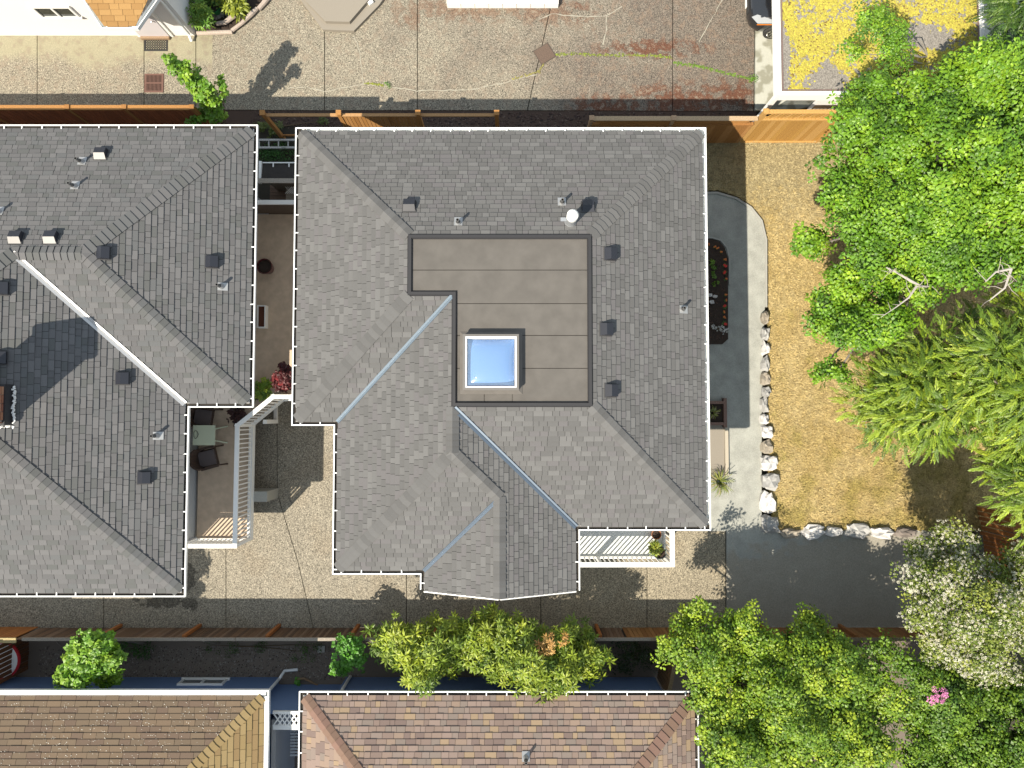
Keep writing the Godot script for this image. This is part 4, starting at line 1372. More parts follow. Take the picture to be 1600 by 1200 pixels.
func railing(root: Node3D, path: PackedVector2Array, y: float, h: float, gap: float, m: Material, railw := 0.1) -> void:
	for i in path.size() - 1:
		var a := Vector3(path[i].x, y, path[i].y)
		var b := Vector3(path[i + 1].x, y, path[i + 1].y)
		var d := (b - a).normalized()
		var L := a.distance_to(b)
		var top := MB.new()
		top.beam(a - d * railw * 0.5 + Vector3(0, h, 0), b + d * railw * 0.5 + Vector3(0, h + 0.001 * i, 0), railw, 0.05)
		var r := part("rail", top, m, root)
		var bot := MB.new()
		bot.beam(a + Vector3(0, 0.09, 0), b + Vector3(0, 0.09 + 0.001 * i, 0), 0.05, 0.04)
		part("bottom_rail", bot, m, r)
		var k := MB.new()
		k.box(Vector3(0, (h + 0.09) * 0.5, 0), Vector3(0.032, h - 0.13, 0.032))
		var mesh := k.commit(m)
		var n := int(L / gap)
		for j in range(1, n):
			put("picket", mesh, Transform3D(Basis(d, Vector3.UP, d.cross(Vector3.UP)), a + d * (L * j / n)), r)
	for p in path:
		var k := MB.new()
		k.box(Vector3(p.x, y + h * 0.5, p.y), Vector3(0.085, h - 0.06, 0.085))
		part("post", k, m, root)

func decks() -> void:
	var y := 1.214
	# the raised deck that wraps the left house
	var d := thing("deck", "raised beige deck with white picket railing along the left house", "deck", Vector3(-7.2, 0, 0))
	var out := PackedVector2Array([Vector2(-6, -6), Vector2(-6, -0.45), Vector2(-6.747, -0.401), Vector2(-7.579, 0.291), Vector2(-7.596, 3.643), Vector2(-9.214, 3.643), Vector2(-9.214, -1.157), Vector2(-7.607, -1.157), Vector2(-7.607, -6)])
	var fl := MB.new()
	fl.prism(inset(out, 0.06), y - 0.2, y)
	part("floor", fl, M.deck_vinyl, d)
	var fs := MB.new()
	fs.sweep([Vector2(-0.1, 0.035), Vector2(-0.1, 0.0), Vector2(-0.03, -0.01), Vector2(-0.03, 0.01), Vector2(0.0, 0.01), Vector2(0.0, -0.22)], PackedVector2Array([Vector2(-6, -0.45), Vector2(-6.747, -0.401), Vector2(-7.579, 0.291), Vector2(-7.596, 3.643), Vector2(-9.214, 3.643)]), y, -1.0)
	part("fascia", fs, M.gutter_white, d)
	var rail := PackedVector2Array([Vector2(-6.02, Vector2(-6.401, -0.505).y), Vector2(-6.632, -0.505), Vector2(-7.614, 0.294), Vector2(-7.629, 3.601), Vector2(-9.16, Vector2(-8.28, 3.601).y)])
	railing(d, rail, y, 1.07, 0.123, M.white_paint, 0.12)
	# solid panel railing at the north end
	boxpart("rail", Vector3(-6.804, 2.264, -5.979), Vector3(1.5, 0.06, 0.12), M.white_paint, d)
	boxpart("panel", Vector3(-6.804, 1.696, -5.979), Vector3(1.5, 0.98, 0.03), tinted(rgb(0.12, 0.085, 0.06)), d)
	# supports under the outer edge
	boxpart("pillar", Vector3(-7.6, 0.5, 2.4), Vector3(0.8, 1.0, 0.3), M.concrete_plain, d)
	boxpart("pillar", Vector3(-7.3, 0.5, 0.2), Vector3(0.12, 1.0, 0.12), M.white_paint, d)
	boxpart("beam", Vector3(-7.3, 0.05, -0.15), Vector3(0.1, 0.1, 0.6), M.white_paint, d)
	# balcony of the middle house
	var b := thing("balcony", "small white balcony with picket railing under the lower right eave", "balcony", Vector3(2.8, 0, 3.4))
	var bf := MB.new()
	bf.prism(xz([0.964, 2.143, 4.5, 2.143, 4.5, 4.2, 0.964, 4.2]), 0.8, 1)
	part("floor", bf, M.balcony_vinyl, b)
	railing(b, xz([0.986, 4.157, 4.457, 4.157, 4.457, 2.196]), 1, 1.07, 0.134, M.white_paint, 0.13)
	boxpart("post", Vector3(2.486, 1.536, 4.157), Vector3(0.085, 0.95, 0.085), M.white_paint, b)
	boxpart("pillar", Vector3(4.34, 0.4, 4.02), Vector3(0.14, 0.8, 0.14), M.white_paint, b)
	boxpart("pillar", Vector3(1.29, 0.4, 4.02), Vector3(0.14, 0.8, 0.14), M.white_paint, b)
	# things on the decks
	pot("plant_pot", "dark red glazed round pot on the deck between the houses", Vector3(-7.178, 1.6, -4.307) * Vector3(1, 0, 1) + Vector3(0, 1.214, 0), 0.22, 0.4, M.red_glaze)
	var pl := thing("planter_box", "white rectangular planter box of bare soil on the deck", "planter", Vector3(-7.302, 1.5, -2.866) * Vector3(1, 0, 1) + Vector3(0, 1.214, 0))
	var q := Vector3(-7.302, 1.5, -2.866) * Vector3(1, 0, 1) + Vector3(0, 1.214, 0)
	for s in [-1.0, 1.0]:
		boxpart("side", q + Vector3(s * 0.11, 0.12, 0), Vector3(0.03, 0.24, 0.66), M.white_paint, pl)
		boxpart("side", q + Vector3(0, 0.12, s * 0.315), Vector3(0.19, 0.24, 0.03), M.white_paint, pl)
	boxpart("soil", q + Vector3(0, 0.09, 0), Vector3(0.19, 0.16, 0.6), mat(rgb(0.12, 0.04, 0.02), 0.95, M.grain, 2.0), pl)
	patio_table(Vector3(-8.671, 1.964, 0.569))
	wicker_chair(Vector3(-8.711, 1.589, 1.238), 0.25, "brown wicker armchair with grey cushion below the patio table on deck")
	wicker_chair(Vector3(-8.861, 1.589, 0.066), -0.15, "dark wicker armchair half hidden under the eave above the patio table")

func pot(called: String, label: String, p: Vector3, r: float, h: float, m: Material, with_soil := true) -> Node3D:
	var o := thing(called, label, "pot", p)
	var b := MB.new()
	b.lathe(p, [Vector2(r * 0.7, 0), Vector2(r * 0.95, h * 0.7), Vector2(r, h * 0.9), Vector2(r * 1.04, h), Vector2(r * 0.93, h), Vector2(r * 0.88, h * 0.8)], Color.WHITE, 20)
	part("shell", b, m, o)
	if with_soil:
		b = MB.new()
		b.lathe(p, [Vector2(r * 0.89, h * 0.82), Vector2(r * 0.5, h * 0.86), Vector2(0, h * 0.85)], Color.WHITE, 20)
		part("soil", b, M.soil, o)
	return o

func patio_table(p: Vector3) -> void:
	var t := thing("patio_table", "pale cream square patio table with crossed legs on the deck", "table", Vector3(p.x, 1.214, p.z))
	boxpart("tabletop", p, Vector3(0.62, 0.03, 0.56), M.table_cream, t)
	for sz in [-1.0, 1.0]:
		for sx in [-1.0, 1.0]:
			var k := MB.new()
			k.beam(Vector3(p.x - sx * 0.22, p.y - 0.02, p.z + sz * 0.06), Vector3(p.x + sx * 0.36, 1.214 + 0.01, p.z + sz * 0.24), 0.035, 0.035)
			part("leg", k, M.table_cream, t)
	var w := thing("wire_ring", "small black wire ring lying on the cream patio table", "ornament", p + Vector3(-0.22, 0.02, -0.02))
	var pts := []
	var rad := []
	for i in 17:
		var a := TAU * i / 16.0
		pts.append(p + Vector3(-0.22 + cos(a) * 0.06, 0.025 + 0.03 * absf(sin(a)), -0.02 + sin(a) * 0.11))
		rad.append(0.008)
	var b := MB.new()
	b.tube(pts, rad, Color.WHITE, 6)
	part("ring", b, M.black_wire, w)

func wicker_chair(p: Vector3, turn: float, label: String) -> void:
	# faces east; back to the wall
	var t := thing("wicker_chair", label, "chair", Vector3(p.x, 1.214, p.z))
	var B := Basis(Vector3.UP, turn)
	var o := Vector3(p.x, 1.214, p.z)
	boxpart("seat", o + Vector3(0, 0.33, 0), Vector3(0.5, 0.1, 0.5), M.wicker, t, B)
	boxpart("cushion", o + Vector3(0, 0.42, 0), Vector3(0.46, 0.08, 0.42), M.cushion, t, B)
	var bk := MB.new()
	for i in 9:
		var a := lerpf(-1.25, 1.25, i / 8.0)
		var a2 := lerpf(-1.25, 1.25, (i + 1) / 8.0)
		if i == 8: break
		var pa := o + B * Vector3(-cos(a) * 0.3, 0, sin(a) * 0.3)
		var pb := o + B * Vector3(-cos(a2) * 0.3, 0, sin(a2) * 0.3)
		bk.beam(pa + Vector3(0, 0.62, 0), pb + Vector3(0, 0.62, 0), 0.05, 0.6)
	part("backrest", bk, M.wicker, t)
	for s in [-1.0, 1.0]:
		var ar := MB.new()
		ar.beam(o + B * Vector3(-0.15, 0.62, s * 0.29), o + B * Vector3(0.34, 0.6, s * 0.28), 0.07, 0.04)
		part("arm", ar, M.wicker, t)
		for x in [-0.2, 0.3]:
			var lg := MB.new()
			lg.beam(o + B * Vector3(x, 0.6 if x > 0 else 0.33, s * 0.26), o + B * Vector3(x * 1.2, 0.01, s * 0.28), 0.04, 0.04)
			part("leg", lg, M.wicker, t)

# ---------------------------------------------------------------- buildings along the top
func white_house() -> void:
	var h := thing("house", "white stucco house with brown porch roof at top left corner", "house", Vector3(-13, 0, -14))
	var xe := -10.02
	var zs := -12.02
	var w := MB.new()
	w.prism(xz([-20, zs, xe, zs, xe, -19, -20, -19]), 0.0, 5.2)
	part("wall", w, M.stucco_white, h)
	var rf := MB.new()
	rf.prism(xz([-20.6, zs + 0.5, xe + 0.5, zs + 0.5, xe + 0.5, -19.5, -20.6, -19.5]), 5.22, 5.34)
	part("roof", rf, M.dark_shingle, h)
	# porch roof: brown shingles on three sides
	var pr := new_roof(h, 2.5, 0.32, 0.15, 0.014, [rgb(0.36, 0.21, 0.075), rgb(0.33, 0.19, 0.07), rgb(0.39, 0.235, 0.09)], 0.25, 0.35)
	var a := Vector2(-11.464, -10.921)
	var b := Vector2(-10.583, -10.995)
	b.y = a.y
	slope(pr, Vector2(0, a.y), DS, PackedVector2Array([a, b, Vector2(b.x + 0.75, zs), Vector2(a.x - 0.75, zs)]))
	finish_roof(pr, M.shingle_moss, M.felt)
	var g := MB.new()
	g.sweep([Vector2(-0.1, 0.0), Vector2(-0.1, -0.1), Vector2(-0.01, -0.1), Vector2(-0.01, 0.01), Vector2(0.02, 0.01), Vector2(0.02, -0.11), Vector2(-0.1, -0.12)], PackedVector2Array([Vector2(a.x - 0.82, zs), a + Vector2(-0.06, 0.06), b + Vector2(0.06, 0.06), Vector2(b.x + 0.82, zs)]), 2.52, 1.0)
	part("gutter", g, M.gutter_white, h)
	# door with a wooden threshold
	var dx := Vector2(-11.282, -12.03).x
	boxpart("door_frame", Vector3(dx, 1.07, zs + 0.02), Vector3(1.12, 2.14, 0.06), M.white_paint, h)
	var dr := boxpart("door", Vector3(dx, 1.06, zs + 0.05), Vector3(0.92, 2.0, 0.05), mat(rgb(0.55, 0.53, 0.56), 0.5), h)
	var kn := MB.new()
	kn.lathe(Vector3(dx + 0.36, 1.0, zs + 0.12), [Vector2(0.0, -0.03), Vector2(0.03, -0.015), Vector2(0.03, 0.015), Vector2(0.0, 0.03)], Color.WHITE, 10)
	part("knob", kn, M.chrome, dr)
	boxpart("threshold", Vector3(dx, 0.05, zs + 0.1), Vector3(0.9, 0.1, 0.1), tinted(rgb(0.34, 0.23, 0.14)), h)
	window(h, Vector3(Vector2(-13.596, -12.03).x, 1.35, zs + 0.01), 1.15, 0.6, Vector3.RIGHT, Vector3(0, 0, 1))
	var dp := MB.new()
	dp.tube([Vector3(xe - 0.12, 5.2, zs + 0.08), Vector3(xe - 0.12, 0.25, zs + 0.08), Vector3(xe - 0.1, 0.08, zs + 0.22)], [0.045, 0.045, 0.045])
	part("downpipe", dp, M.gutter_white, h)
	# mat and grate in front of it
	var m := thing("doormat", "grey openwork doormat in front of the white house door", "doormat", Vector3(-11.276, 0, -11.74))
	var c := Vector3(-11.276, 0, -11.74)
	boxpart("border", c + Vector3(0, 0.008, -0.2), Vector3(0.74, 0.014, 0.05), M.rubber, m)
	boxpart("border", c + Vector3(0, 0.008, 0.2), Vector3(0.74, 0.014, 0.05), M.rubber, m)
	for s in [-1.0, 1.0]: boxpart("border", c + Vector3(s * 0.345, 0.008, 0), Vector3(0.05, 0.014, 0.35), M.rubber, m)
	var scroll := MB.new()
	for i in 9:
		for j in 5:
			var o := c + Vector3((i - 4) * 0.075, 0.009, (j - 2) * 0.075)
			for k in 6:
				var t0 := TAU * k / 6.0
				var t1 := TAU * (k + 1) / 6.0
				scroll.beam(o + Vector3(cos(t0), 0, sin(t0)) * 0.034, o + Vector3(cos(t1), 0, sin(t1)) * 0.034, 0.013, 0.012)
	part("scrollwork", scroll, M.rubber, m).set_meta("kind", "stuff")
	var gr := thing("drain_grate", "rusty square drain grate set in the top left driveway", "grate", Vector3(-11.309, 0, -10.478))
	c = Vector3(-11.309, 0, -10.478)
	boxpart("pit", c + Vector3(0, 0.004, 0), Vector3(0.56, 0.004, 0.56), mat(rgb(0.02, 0.015, 0.012), 0.95), gr)
	for s in [-1.0, 1.0]:
		boxpart("frame", c + Vector3(s * 0.275, 0.012, 0), Vector3(0.05, 0.02, 0.6), M.rust_iron, gr)
		boxpart("frame", c + Vector3(0, 0.012, s * 0.275), Vector3(0.5, 0.02, 0.05), M.rust_iron, gr)
	boxpart("crossbar", c + Vector3(0, 0.013, 0), Vector3(0.5, 0.018, 0.04), M.rust_iron, gr)
	for i in 12:
		for s in [-1.0, 1.0]: boxpart("bar", c + Vector3(-0.23 + i * 0.042, 0.012, s * 0.135), Vector3(0.02, 0.015, 0.23), M.rust_iron, gr)
	# diamond-set cover plate further right
	var pl := thing("cover_plate", "brown diamond-set drain cover in the stained driveway", "cover", Vector3(1.034, 0, -11.429))
	boxpart("plate", Vector3(1.033, 0.011, -11.423), Vector3(0.5, 0.012, 0.48), tinted(rgb(0.14, 0.095, 0.07)), pl, Basis(Vector3.UP, 0.55))
	boxpart("rim", Vector3(1.033, 0.006, -11.426), Vector3(0.55, 0.01, 0.53), tinted(rgb(0.09, 0.07, 0.055)), pl, Basis(Vector3.UP, 0.55))
	# stepped concrete landing cut off by the top edge
	var st := thing("concrete_step", "stepped concrete landing with angled corners at the top edge", "step", Vector3(-5.489, 0, -12.966))
	var k2 := MB.new()
	k2.prism(xz([-7.299, -14.35, -6.675, -13.102, -5.976, -12.15, -4.986, -12.109, -4.206, -12.937, -3.244, -14.35]), 0.0, 0.12)
	part("lower_step", k2, M.aggregate, st)
	k2 = MB.new()
	k2.prism(xz([-6.95, -14.258, -6.471, -12.977, -5.86, -12.34, -5.098, -12.319, -4.482, -13.06, -4.029, -14.258]), 0.12, 0.26)
	part("upper_step", k2, M.aggregate, st)
	var hs := MB.new()
	hs.box(Vector3(-4.461, 0.16, -12.996), Vector3(0.16, 0.08, 0.12), Color.WHITE, Basis(Vector3.UP, 0.7))
	single("white_box", hs, M.white_paint, "small white fitting on the edge of the stepped landing", "fitting", Vector3(-4.469, 0.12, -13.02))
	# white block kerb at the top
	var wk := thing("block_wall", "low white painted block wall touching the top edge", "wall", Vector3(-0.305, 0, -13.174))
	var x := Vector2(-2.05, -12.922).x
	var zz := Vector2(-0.302, -12.901).y
	for i in 8:
		boxpart("block", Vector3(x + 0.215 + i * 0.44, 0.12, zz - 0.11), Vector3(0.43, 0.25, 0.2), M.white_paint, wk)
		boxpart("block", Vector3(x + 0.215 + i * 0.44, 0.12, zz - 0.32), Vector3(0.43, 0.25, 0.2), M.white_paint, wk)

func rock(b: MB, p: Vector3, s: Vector3, seed: int, col: Color) -> void:
	# a faceted stone: a squashed icosphere-like lathe pushed about by noise
	var f := fnl(seed, 1.3, 3)
	var rows := 7
	var cols := 10
	var pts := []
	for i in rows + 1:
		var th := PI * i / rows
		var ring := []
		for j in cols:
			var ph := TAU * j / cols
			var d := Vector3(sin(th) * cos(ph), cos(th), sin(th) * sin(ph))
			var k := 1.0 + f.get_noise_3d(d.x * 1.2, d.y * 1.2, d.z * 1.2) * 0.6
			d = Vector3(signf(d.x) * pow(absf(d.x), 0.75), signf(d.y) * pow(absf(d.y), 0.6), signf(d.z) * pow(absf(d.z), 0.75))
			ring.append(p + Vector3(d.x * s.x, d.y * s.y, d.z * s.z) * k)
		pts.append(ring)
	for i in rows:
		for j in cols:
			var j2 := (j + 1) % cols
			var t: float = 1.0 + f.get_noise_3d(i * 1.3 + p.x, j * 1.1, 3.0) * 0.35
			b.tri(pts[i][j], pts[i][j2], pts[i + 1][j2], col * t)
			b.tri(pts[i][j], pts[i + 1][j2], pts[i + 1][j], col * t)

func boulders() -> void:
	# [u, v, half width, half depth, tone]
	var white := rgb(0.68, 0.67, 0.66)
	var grey := rgb(0.4, 0.4, 0.39)
	var tan := rgb(0.36, 0.32, 0.26)
	var row := [
		[Vector3(7.835, 0, -3.016), 0.1, 0.2, tan], [Vector3(7.828, 0, -2.516), 0.11, 0.2, grey], [Vector3(7.821, 0, -2.056), 0.1, 0.2, white], [Vector3(7.813, 0, -1.597), 0.11, 0.22, grey], [Vector3(7.806, 0, -1.12), 0.12, 0.2, tan],
		[Vector3(7.819, 0, -0.702), 0.13, 0.18, grey], [Vector3(7.774, 0, -0.306), 0.1, 0.23, grey], [Vector3(7.767, 0, 0.13), 0.12, 0.17, white], [Vector3(7.84, 0, 0.506), 0.17, 0.2, white], [Vector3(7.814, 0, 0.96), 0.17, 0.2, tan],
		[Vector3(7.885, 0, 1.472), 0.24, 0.24, white], [Vector3(7.896, 0, 2.023), 0.28, 0.26, grey], [Vector3(7.827, 0, 2.651), 0.2, 0.3, white], [Vector3(7.895, 0, 3.335), 0.26, 0.28, grey]]
	var say := ["first", "second", "third", "fourth", "fifth", "sixth", "seventh", "eighth", "ninth", "tenth", "eleventh", "twelfth", "thirteenth", "fourteenth"]
	for i in row.size():
		var q: Array = row[i]
		var b := MB.new()
		rock(b, q[0] + Vector3(0, 0.08, 0), Vector3(q[1], 0.19, q[2]), 30 + i, q[3])
		var kind: String = "whitish" if q[3] == white else ("grey" if q[3] == grey else "tan")
		single("boulder", b, M.rock, "%s boulder beside the garden path, %s from the top of the row" % [kind, say[i]], "boulder", q[0], "boulders edging the path")
	var bot := [[Vector3(8.5, 0, 3.609), 0.29, 0.14, tan], [Vector3(9.209, 0, 3.57), 0.32, 0.2, white], [Vector3(9.84, 0, 3.55), 0.26, 0.15, white], [Vector3(10.548, 0, 3.531), 0.38, 0.24, rgb(0.46, 0.46, 0.45)], [Vector3(11.334, 0, 3.589), 0.34, 0.16, white], [Vector3(12.062, 0, 3.589), 0.36, 0.15, rgb(0.22, 0.19, 0.17)]]
	for i in bot.size():
		var q: Array = bot[i]
		var b := MB.new()
		rock(b, q[0] + Vector3(0, 0.07, 0), Vector3(q[1], 0.18, q[2]), 70 + i, q[3])
		single("boulder", b, M.rock, "pale boulder along the bottom of the lawn, %s from the corner" % say[i], "boulder", q[0], "boulders along the bottom of the lawn")

func carport_and_car() -> void:
	var c := thing("carport", "flat-roofed white carport with yellow moss over its roof", "carport", Vector3(11.767, 0, -11.926))
	var x0 := 7.4
	var x1 := 13.2
	var z1 := -8.9
	var z0 := -16.0
	var rect := xz([x0, z0, x1, z0, x1, z1, x0, z1])
	var rf := MB.new()
	rf.prism(inset(rect, 0.07), 2.3, 2.56, Color.WHITE)
	var n1 := fnl(41, 0.8)
	var n2 := fnl(42, 6.0)
	var hash := RandomNumberGenerator.new()
	hash.seed = 9
	var rr2 := Rect2(x0, z0, x1 - x0, z1 - z0)
	var moss_cover := func(x: float, z: float) -> float:
		var bare := 0.0
		for q in [[8.8, -9.25, 0.75, 0.7], [11.7, -10.6, 0.8, 0.5], [7.6, -10.0, 0.22, 1.2], [7.75, -12.0, 0.3, 0.5]]:
			var dx: float = (x - q[0]) / q[2]
			var dz: float = (z - q[1]) / q[3]
			bare = maxf(bare, 1.0 - dx * dx - dz * dz)
		return n1.get_noise_2d(x * 1.5, z * 1.5) * 0.5 + n2.get_noise_2d(x, z) * 0.5 - bare * 1.1
	var mt := mat(Color.WHITE, 0.98)
	mt.vertex_color_use_as_albedo = false
	mt.albedo_texture = bake(rr2, 0.02, func(x: float, z: float) -> Color: 
		var q := moss_cover.call(x, z) as float
		var k := Color(0.2, 0.185, 0.165) * (0.6 + hash.randf() * 0.9)
		return k.lerp(Color(0.36, 0.29, 0.04) * (0.7 + hash.randf() * 0.5), clampf((q + 0.3) * 6.0, 0.0, 0.9)))
	part("roof", rf, mt, c, rr2)
	var fa := MB.new()
	fa.sweep([Vector2(-0.13, 2.58), Vector2(-0.10, 2.62), Vector2(0.0, 2.62), Vector2(0.01, 2.3), Vector2(-0.03, 2.3)], rect, 0.0, fascia_side(rect), true)
	part("fascia", fa, M.white_paint, c)
	var tr := MB.new()
	tr.sweep([Vector2(-0.17, 2.59), Vector2(-0.13, 2.6)], rect, 0.0, fascia_side(rect), true)
	part("drip_edge", tr, tinted(rgb(0.25, 0.17, 0.15)), c)
	boxpart("wall", Vector3(11.0, 1.15, z1 - 0.25), Vector3(4.2, 2.28, 0.14), M.stucco_white, c)
	for p in [Vector3(x0 + 0.12, 1.14, z1 - 0.15), Vector3(x0 + 0.12, 1.14, -15.5), Vector3(x1 - 0.12, 1.14, -15.5)]: boxpart("post", p, Vector3(0.12, 2.28, 0.12), M.white_paint, c)
	# moss cushions
	var k := MB.new()
	k.lathe(Vector3.ZERO, [Vector2(0.5, 0), Vector2(0.45, 0.22), Vector2(0.22, 0.4), Vector2(0, 0.44)], Color.WHITE, 7)
	var t := []
	var col := []
	while t.size() < 26000:
		var x := rr(x0 + 0.16, x1 - 0.15)
		var z := rr(-13.2, z1 - 0.15)
		var m := moss_cover.call(x, z) as float
		if m < -0.28 + rr(-0.1, 0.1): continue
		var s := rr(0.02, 0.065)
		t.append(Transform3D(Basis(Vector3.UP, rr(0, TAU)).scaled(Vector3(s * rr(0.8, 1.3), s * 0.5, s)), Vector3(x, 2.555, z)))
		var y := rng.randf()
		var kc := rgb(0.4, 0.36, 0.05).lerp(rgb(0.32, 0.27, 0.05), y * y) if y < 0.93 else rgb(0.16, 0.1, 0.03)
		col.append(kc * rr(0.75, 1.2))
	multi("moss", k.commit(M.grass), t, col, c).set_meta("kind", "stuff")
	car(Vector3(7.327, 0.5, -12.427).x, Vector3(7.807, 0.3, -11.928).z)

func car(nose: float, side: float) -> void:
	# dark car, nose to the west, its left flank toward the camera; y up, s along the body from the nose
	var o := thing("parked_car", "shiny black car parked nose out under the carport", "car", Vector3(nose + 2.2, 0, side - 0.9))
	# stations: s, half width, sill y, belt y, top y (bonnet or roof), top half width
	var st := [[0.0, 0.52, 0.32, 0.55, 0.66, 0.42], [0.1, 0.72, 0.24, 0.6, 0.74, 0.6], [0.3, 0.86, 0.2, 0.68, 0.83, 0.7], [0.7, 0.9, 0.2, 0.76, 0.92, 0.74], [1.25, 0.91, 0.2, 0.84, 1.0, 0.76], [1.45, 0.91, 0.2, 0.9, 1.06, 0.74], [2.15, 0.92, 0.2, 0.95, 1.58, 0.6], [3.2, 0.92, 0.2, 0.98, 1.62, 0.6], [4.0, 0.91, 0.2, 1.0, 1.5, 0.58], [4.35, 0.84, 0.24, 0.98, 1.1, 0.66], [4.45, 0.7, 0.3, 0.8, 0.9, 0.6]]
	var b := MB.new()
	var rings := []
	for q in st:
		var ring := []
		var s: float = q[0]
		for p in [Vector2(q[1] * 0.9, q[2]), Vector2(q[1], q[2] + 0.12), Vector2(q[1] * 1.01, (q[2] + q[3]) * 0.5 + 0.05), Vector2(q[1] * 0.97, q[3]), Vector2(lerpf(q[1], q[5], 0.6), lerpf(q[3], q[4], 0.7)), Vector2(q[5], q[4]), Vector2(q[5] * 0.5, q[4] + 0.025)]:
			ring.append(Vector3(nose + s, p.y, side - 0.92 + p.x))
		for i in range(6, -1, -1):
			var m: Vector3 = ring[i]
			ring.append(Vector3(m.x, m.y, 2.0 * (side - 0.92) - m.z))
		rings.append(ring)
	for i in rings.size() - 1:
		for k in 13:
			b.quad(rings[i][k], rings[i + 1][k], rings[i + 1][k + 1], rings[i][k + 1], Color.WHITE)
	for k in range(1, 13): b.tri(rings[0][0], rings[0][k], rings[0][k + 1], Color.WHITE)
	var e: Array = rings[rings.size() - 1]
	for k in range(1, 13): b.tri(e[0], e[k + 1], e[k], Color.WHITE)
	b.smooth()
	part("body", b, M.car_paint, o)
	var zc := side - 0.92
	var ws := MB.new()
	ws.quad(Vector3(nose + 1.48, 1.08, zc - 0.68), Vector3(nose + 1.48, 1.08, zc + 0.68), Vector3(nose + 2.1, 1.575, zc + 0.56), Vector3(nose + 2.1, 1.575, zc - 0.56), Color.WHITE)
	for v in ws.v.size(): ws.v[v] += Vector3(-0.02, 0.03, 0)
	part("windscreen", ws, M.car_glass, o)
	for s in [-1.0, 1.0]:
		var sw := MB.new()
		sw.quad(Vector3(nose + 1.75, 1.0, zc + s * 0.9), Vector3(nose + 3.9, 1.04, zc + s * 0.91), Vector3(nose + 3.6, 1.48, zc + s * 0.7), Vector3(nose + 2.3, 1.48, zc + s * 0.7), Color.WHITE)
		part("side_window", sw, M.car_glass, o)
		# headlight wrapping the corner
		var hl := MB.new()
		var a := Vector3(nose + 0.06, 0.66, zc + s * 0.6)
		var q := [a, Vector3(nose + 0.22, 0.72, zc + s * 0.845), Vector3(nose + 0.62, 0.83, zc + s * 0.905), Vector3(nose + 0.6, 0.87, zc + s * 0.8), Vector3(nose + 0.2, 0.79, zc + s * 0.6)]
		for i in q.size(): q[i] += Vector3(-0.015, 0.018, s * 0.012)
		hl.tri(q[0], q[1], q[4], Color.WHITE)
		hl.quad(q[1], q[2], q[3], q[4], Color.WHITE)
		part("headlight", hl, M.lamp_glass, o)
		var ind := MB.new()
		ind.quad(Vector3(nose + 0.2, 0.66, zc + s * 0.862), Vector3(nose + 0.62, 0.77, zc + s * 0.925), Vector3(nose + 0.62, 0.82, zc + s * 0.922), Vector3(nose + 0.2, 0.71, zc + s * 0.858), Color.WHITE)
		part("indicator", ind, M.amber, o)
		var mi := MB.new()
		mi.box(Vector3(nose + 1.8, 1.06, zc + s * 1.0), Vector3(0.14, 0.13, 0.2))
		part("mirror", mi, M.car_paint, o)
		for x in [0.85, 3.55]:
			var ctr := Vector3(nose + x, 0.33, zc + s * 0.84)
			var ty := MB.new()
			var B := Basis(Vector3.RIGHT, PI / 2)
			ty.lathe(Vector3.ZERO, [Vector2(0.2, -0.1), Vector2(0.31, -0.11), Vector2(0.33, -0.07), Vector2(0.33, 0.07), Vector2(0.31, 0.11), Vector2(0.2, 0.1)], Color.WHITE, 24)
			for i in ty.v.size():
				ty.v[i] = ctr + B * ty.v[i]
				ty.n[i] = B * ty.n[i]
			var wn := MeshInstance3D.new()
			wn.mesh = ty.commit(M.rubber, origin_of(o))
			wn.name = "wheel"
			o.add_child(wn, true)
			var rim := MB.new()
			for k in 7:
				var t := TAU * k / 7.0
				rim.beam(ctr + Vector3(0, 0, s * 0.09), ctr + Vector3(cos(t) * 0.21, sin(t) * 0.21, s * 0.1), 0.045, 0.03)
			for k in 20:
				var t := TAU * k / 20.0
				var t2 := TAU * (k + 1) / 20.0
				rim.beam(ctr + Vector3(cos(t) * 0.21, sin(t) * 0.21, s * 0.1), ctr + Vector3(cos(t2) * 0.21, sin(t2) * 0.21, s * 0.1), 0.03, 0.03)
			part("rim", rim, M.chrome, wn)
	boxpart("grille", Vector3(nose - 0.005, 0.48, zc), Vector3(0.03, 0.16, 0.8), M.rubber, o)
	boxpart("plate", Vector3(nose - 0.03, 0.4, zc), Vector3(0.02, 0.11, 0.34), M.white_paint, o)

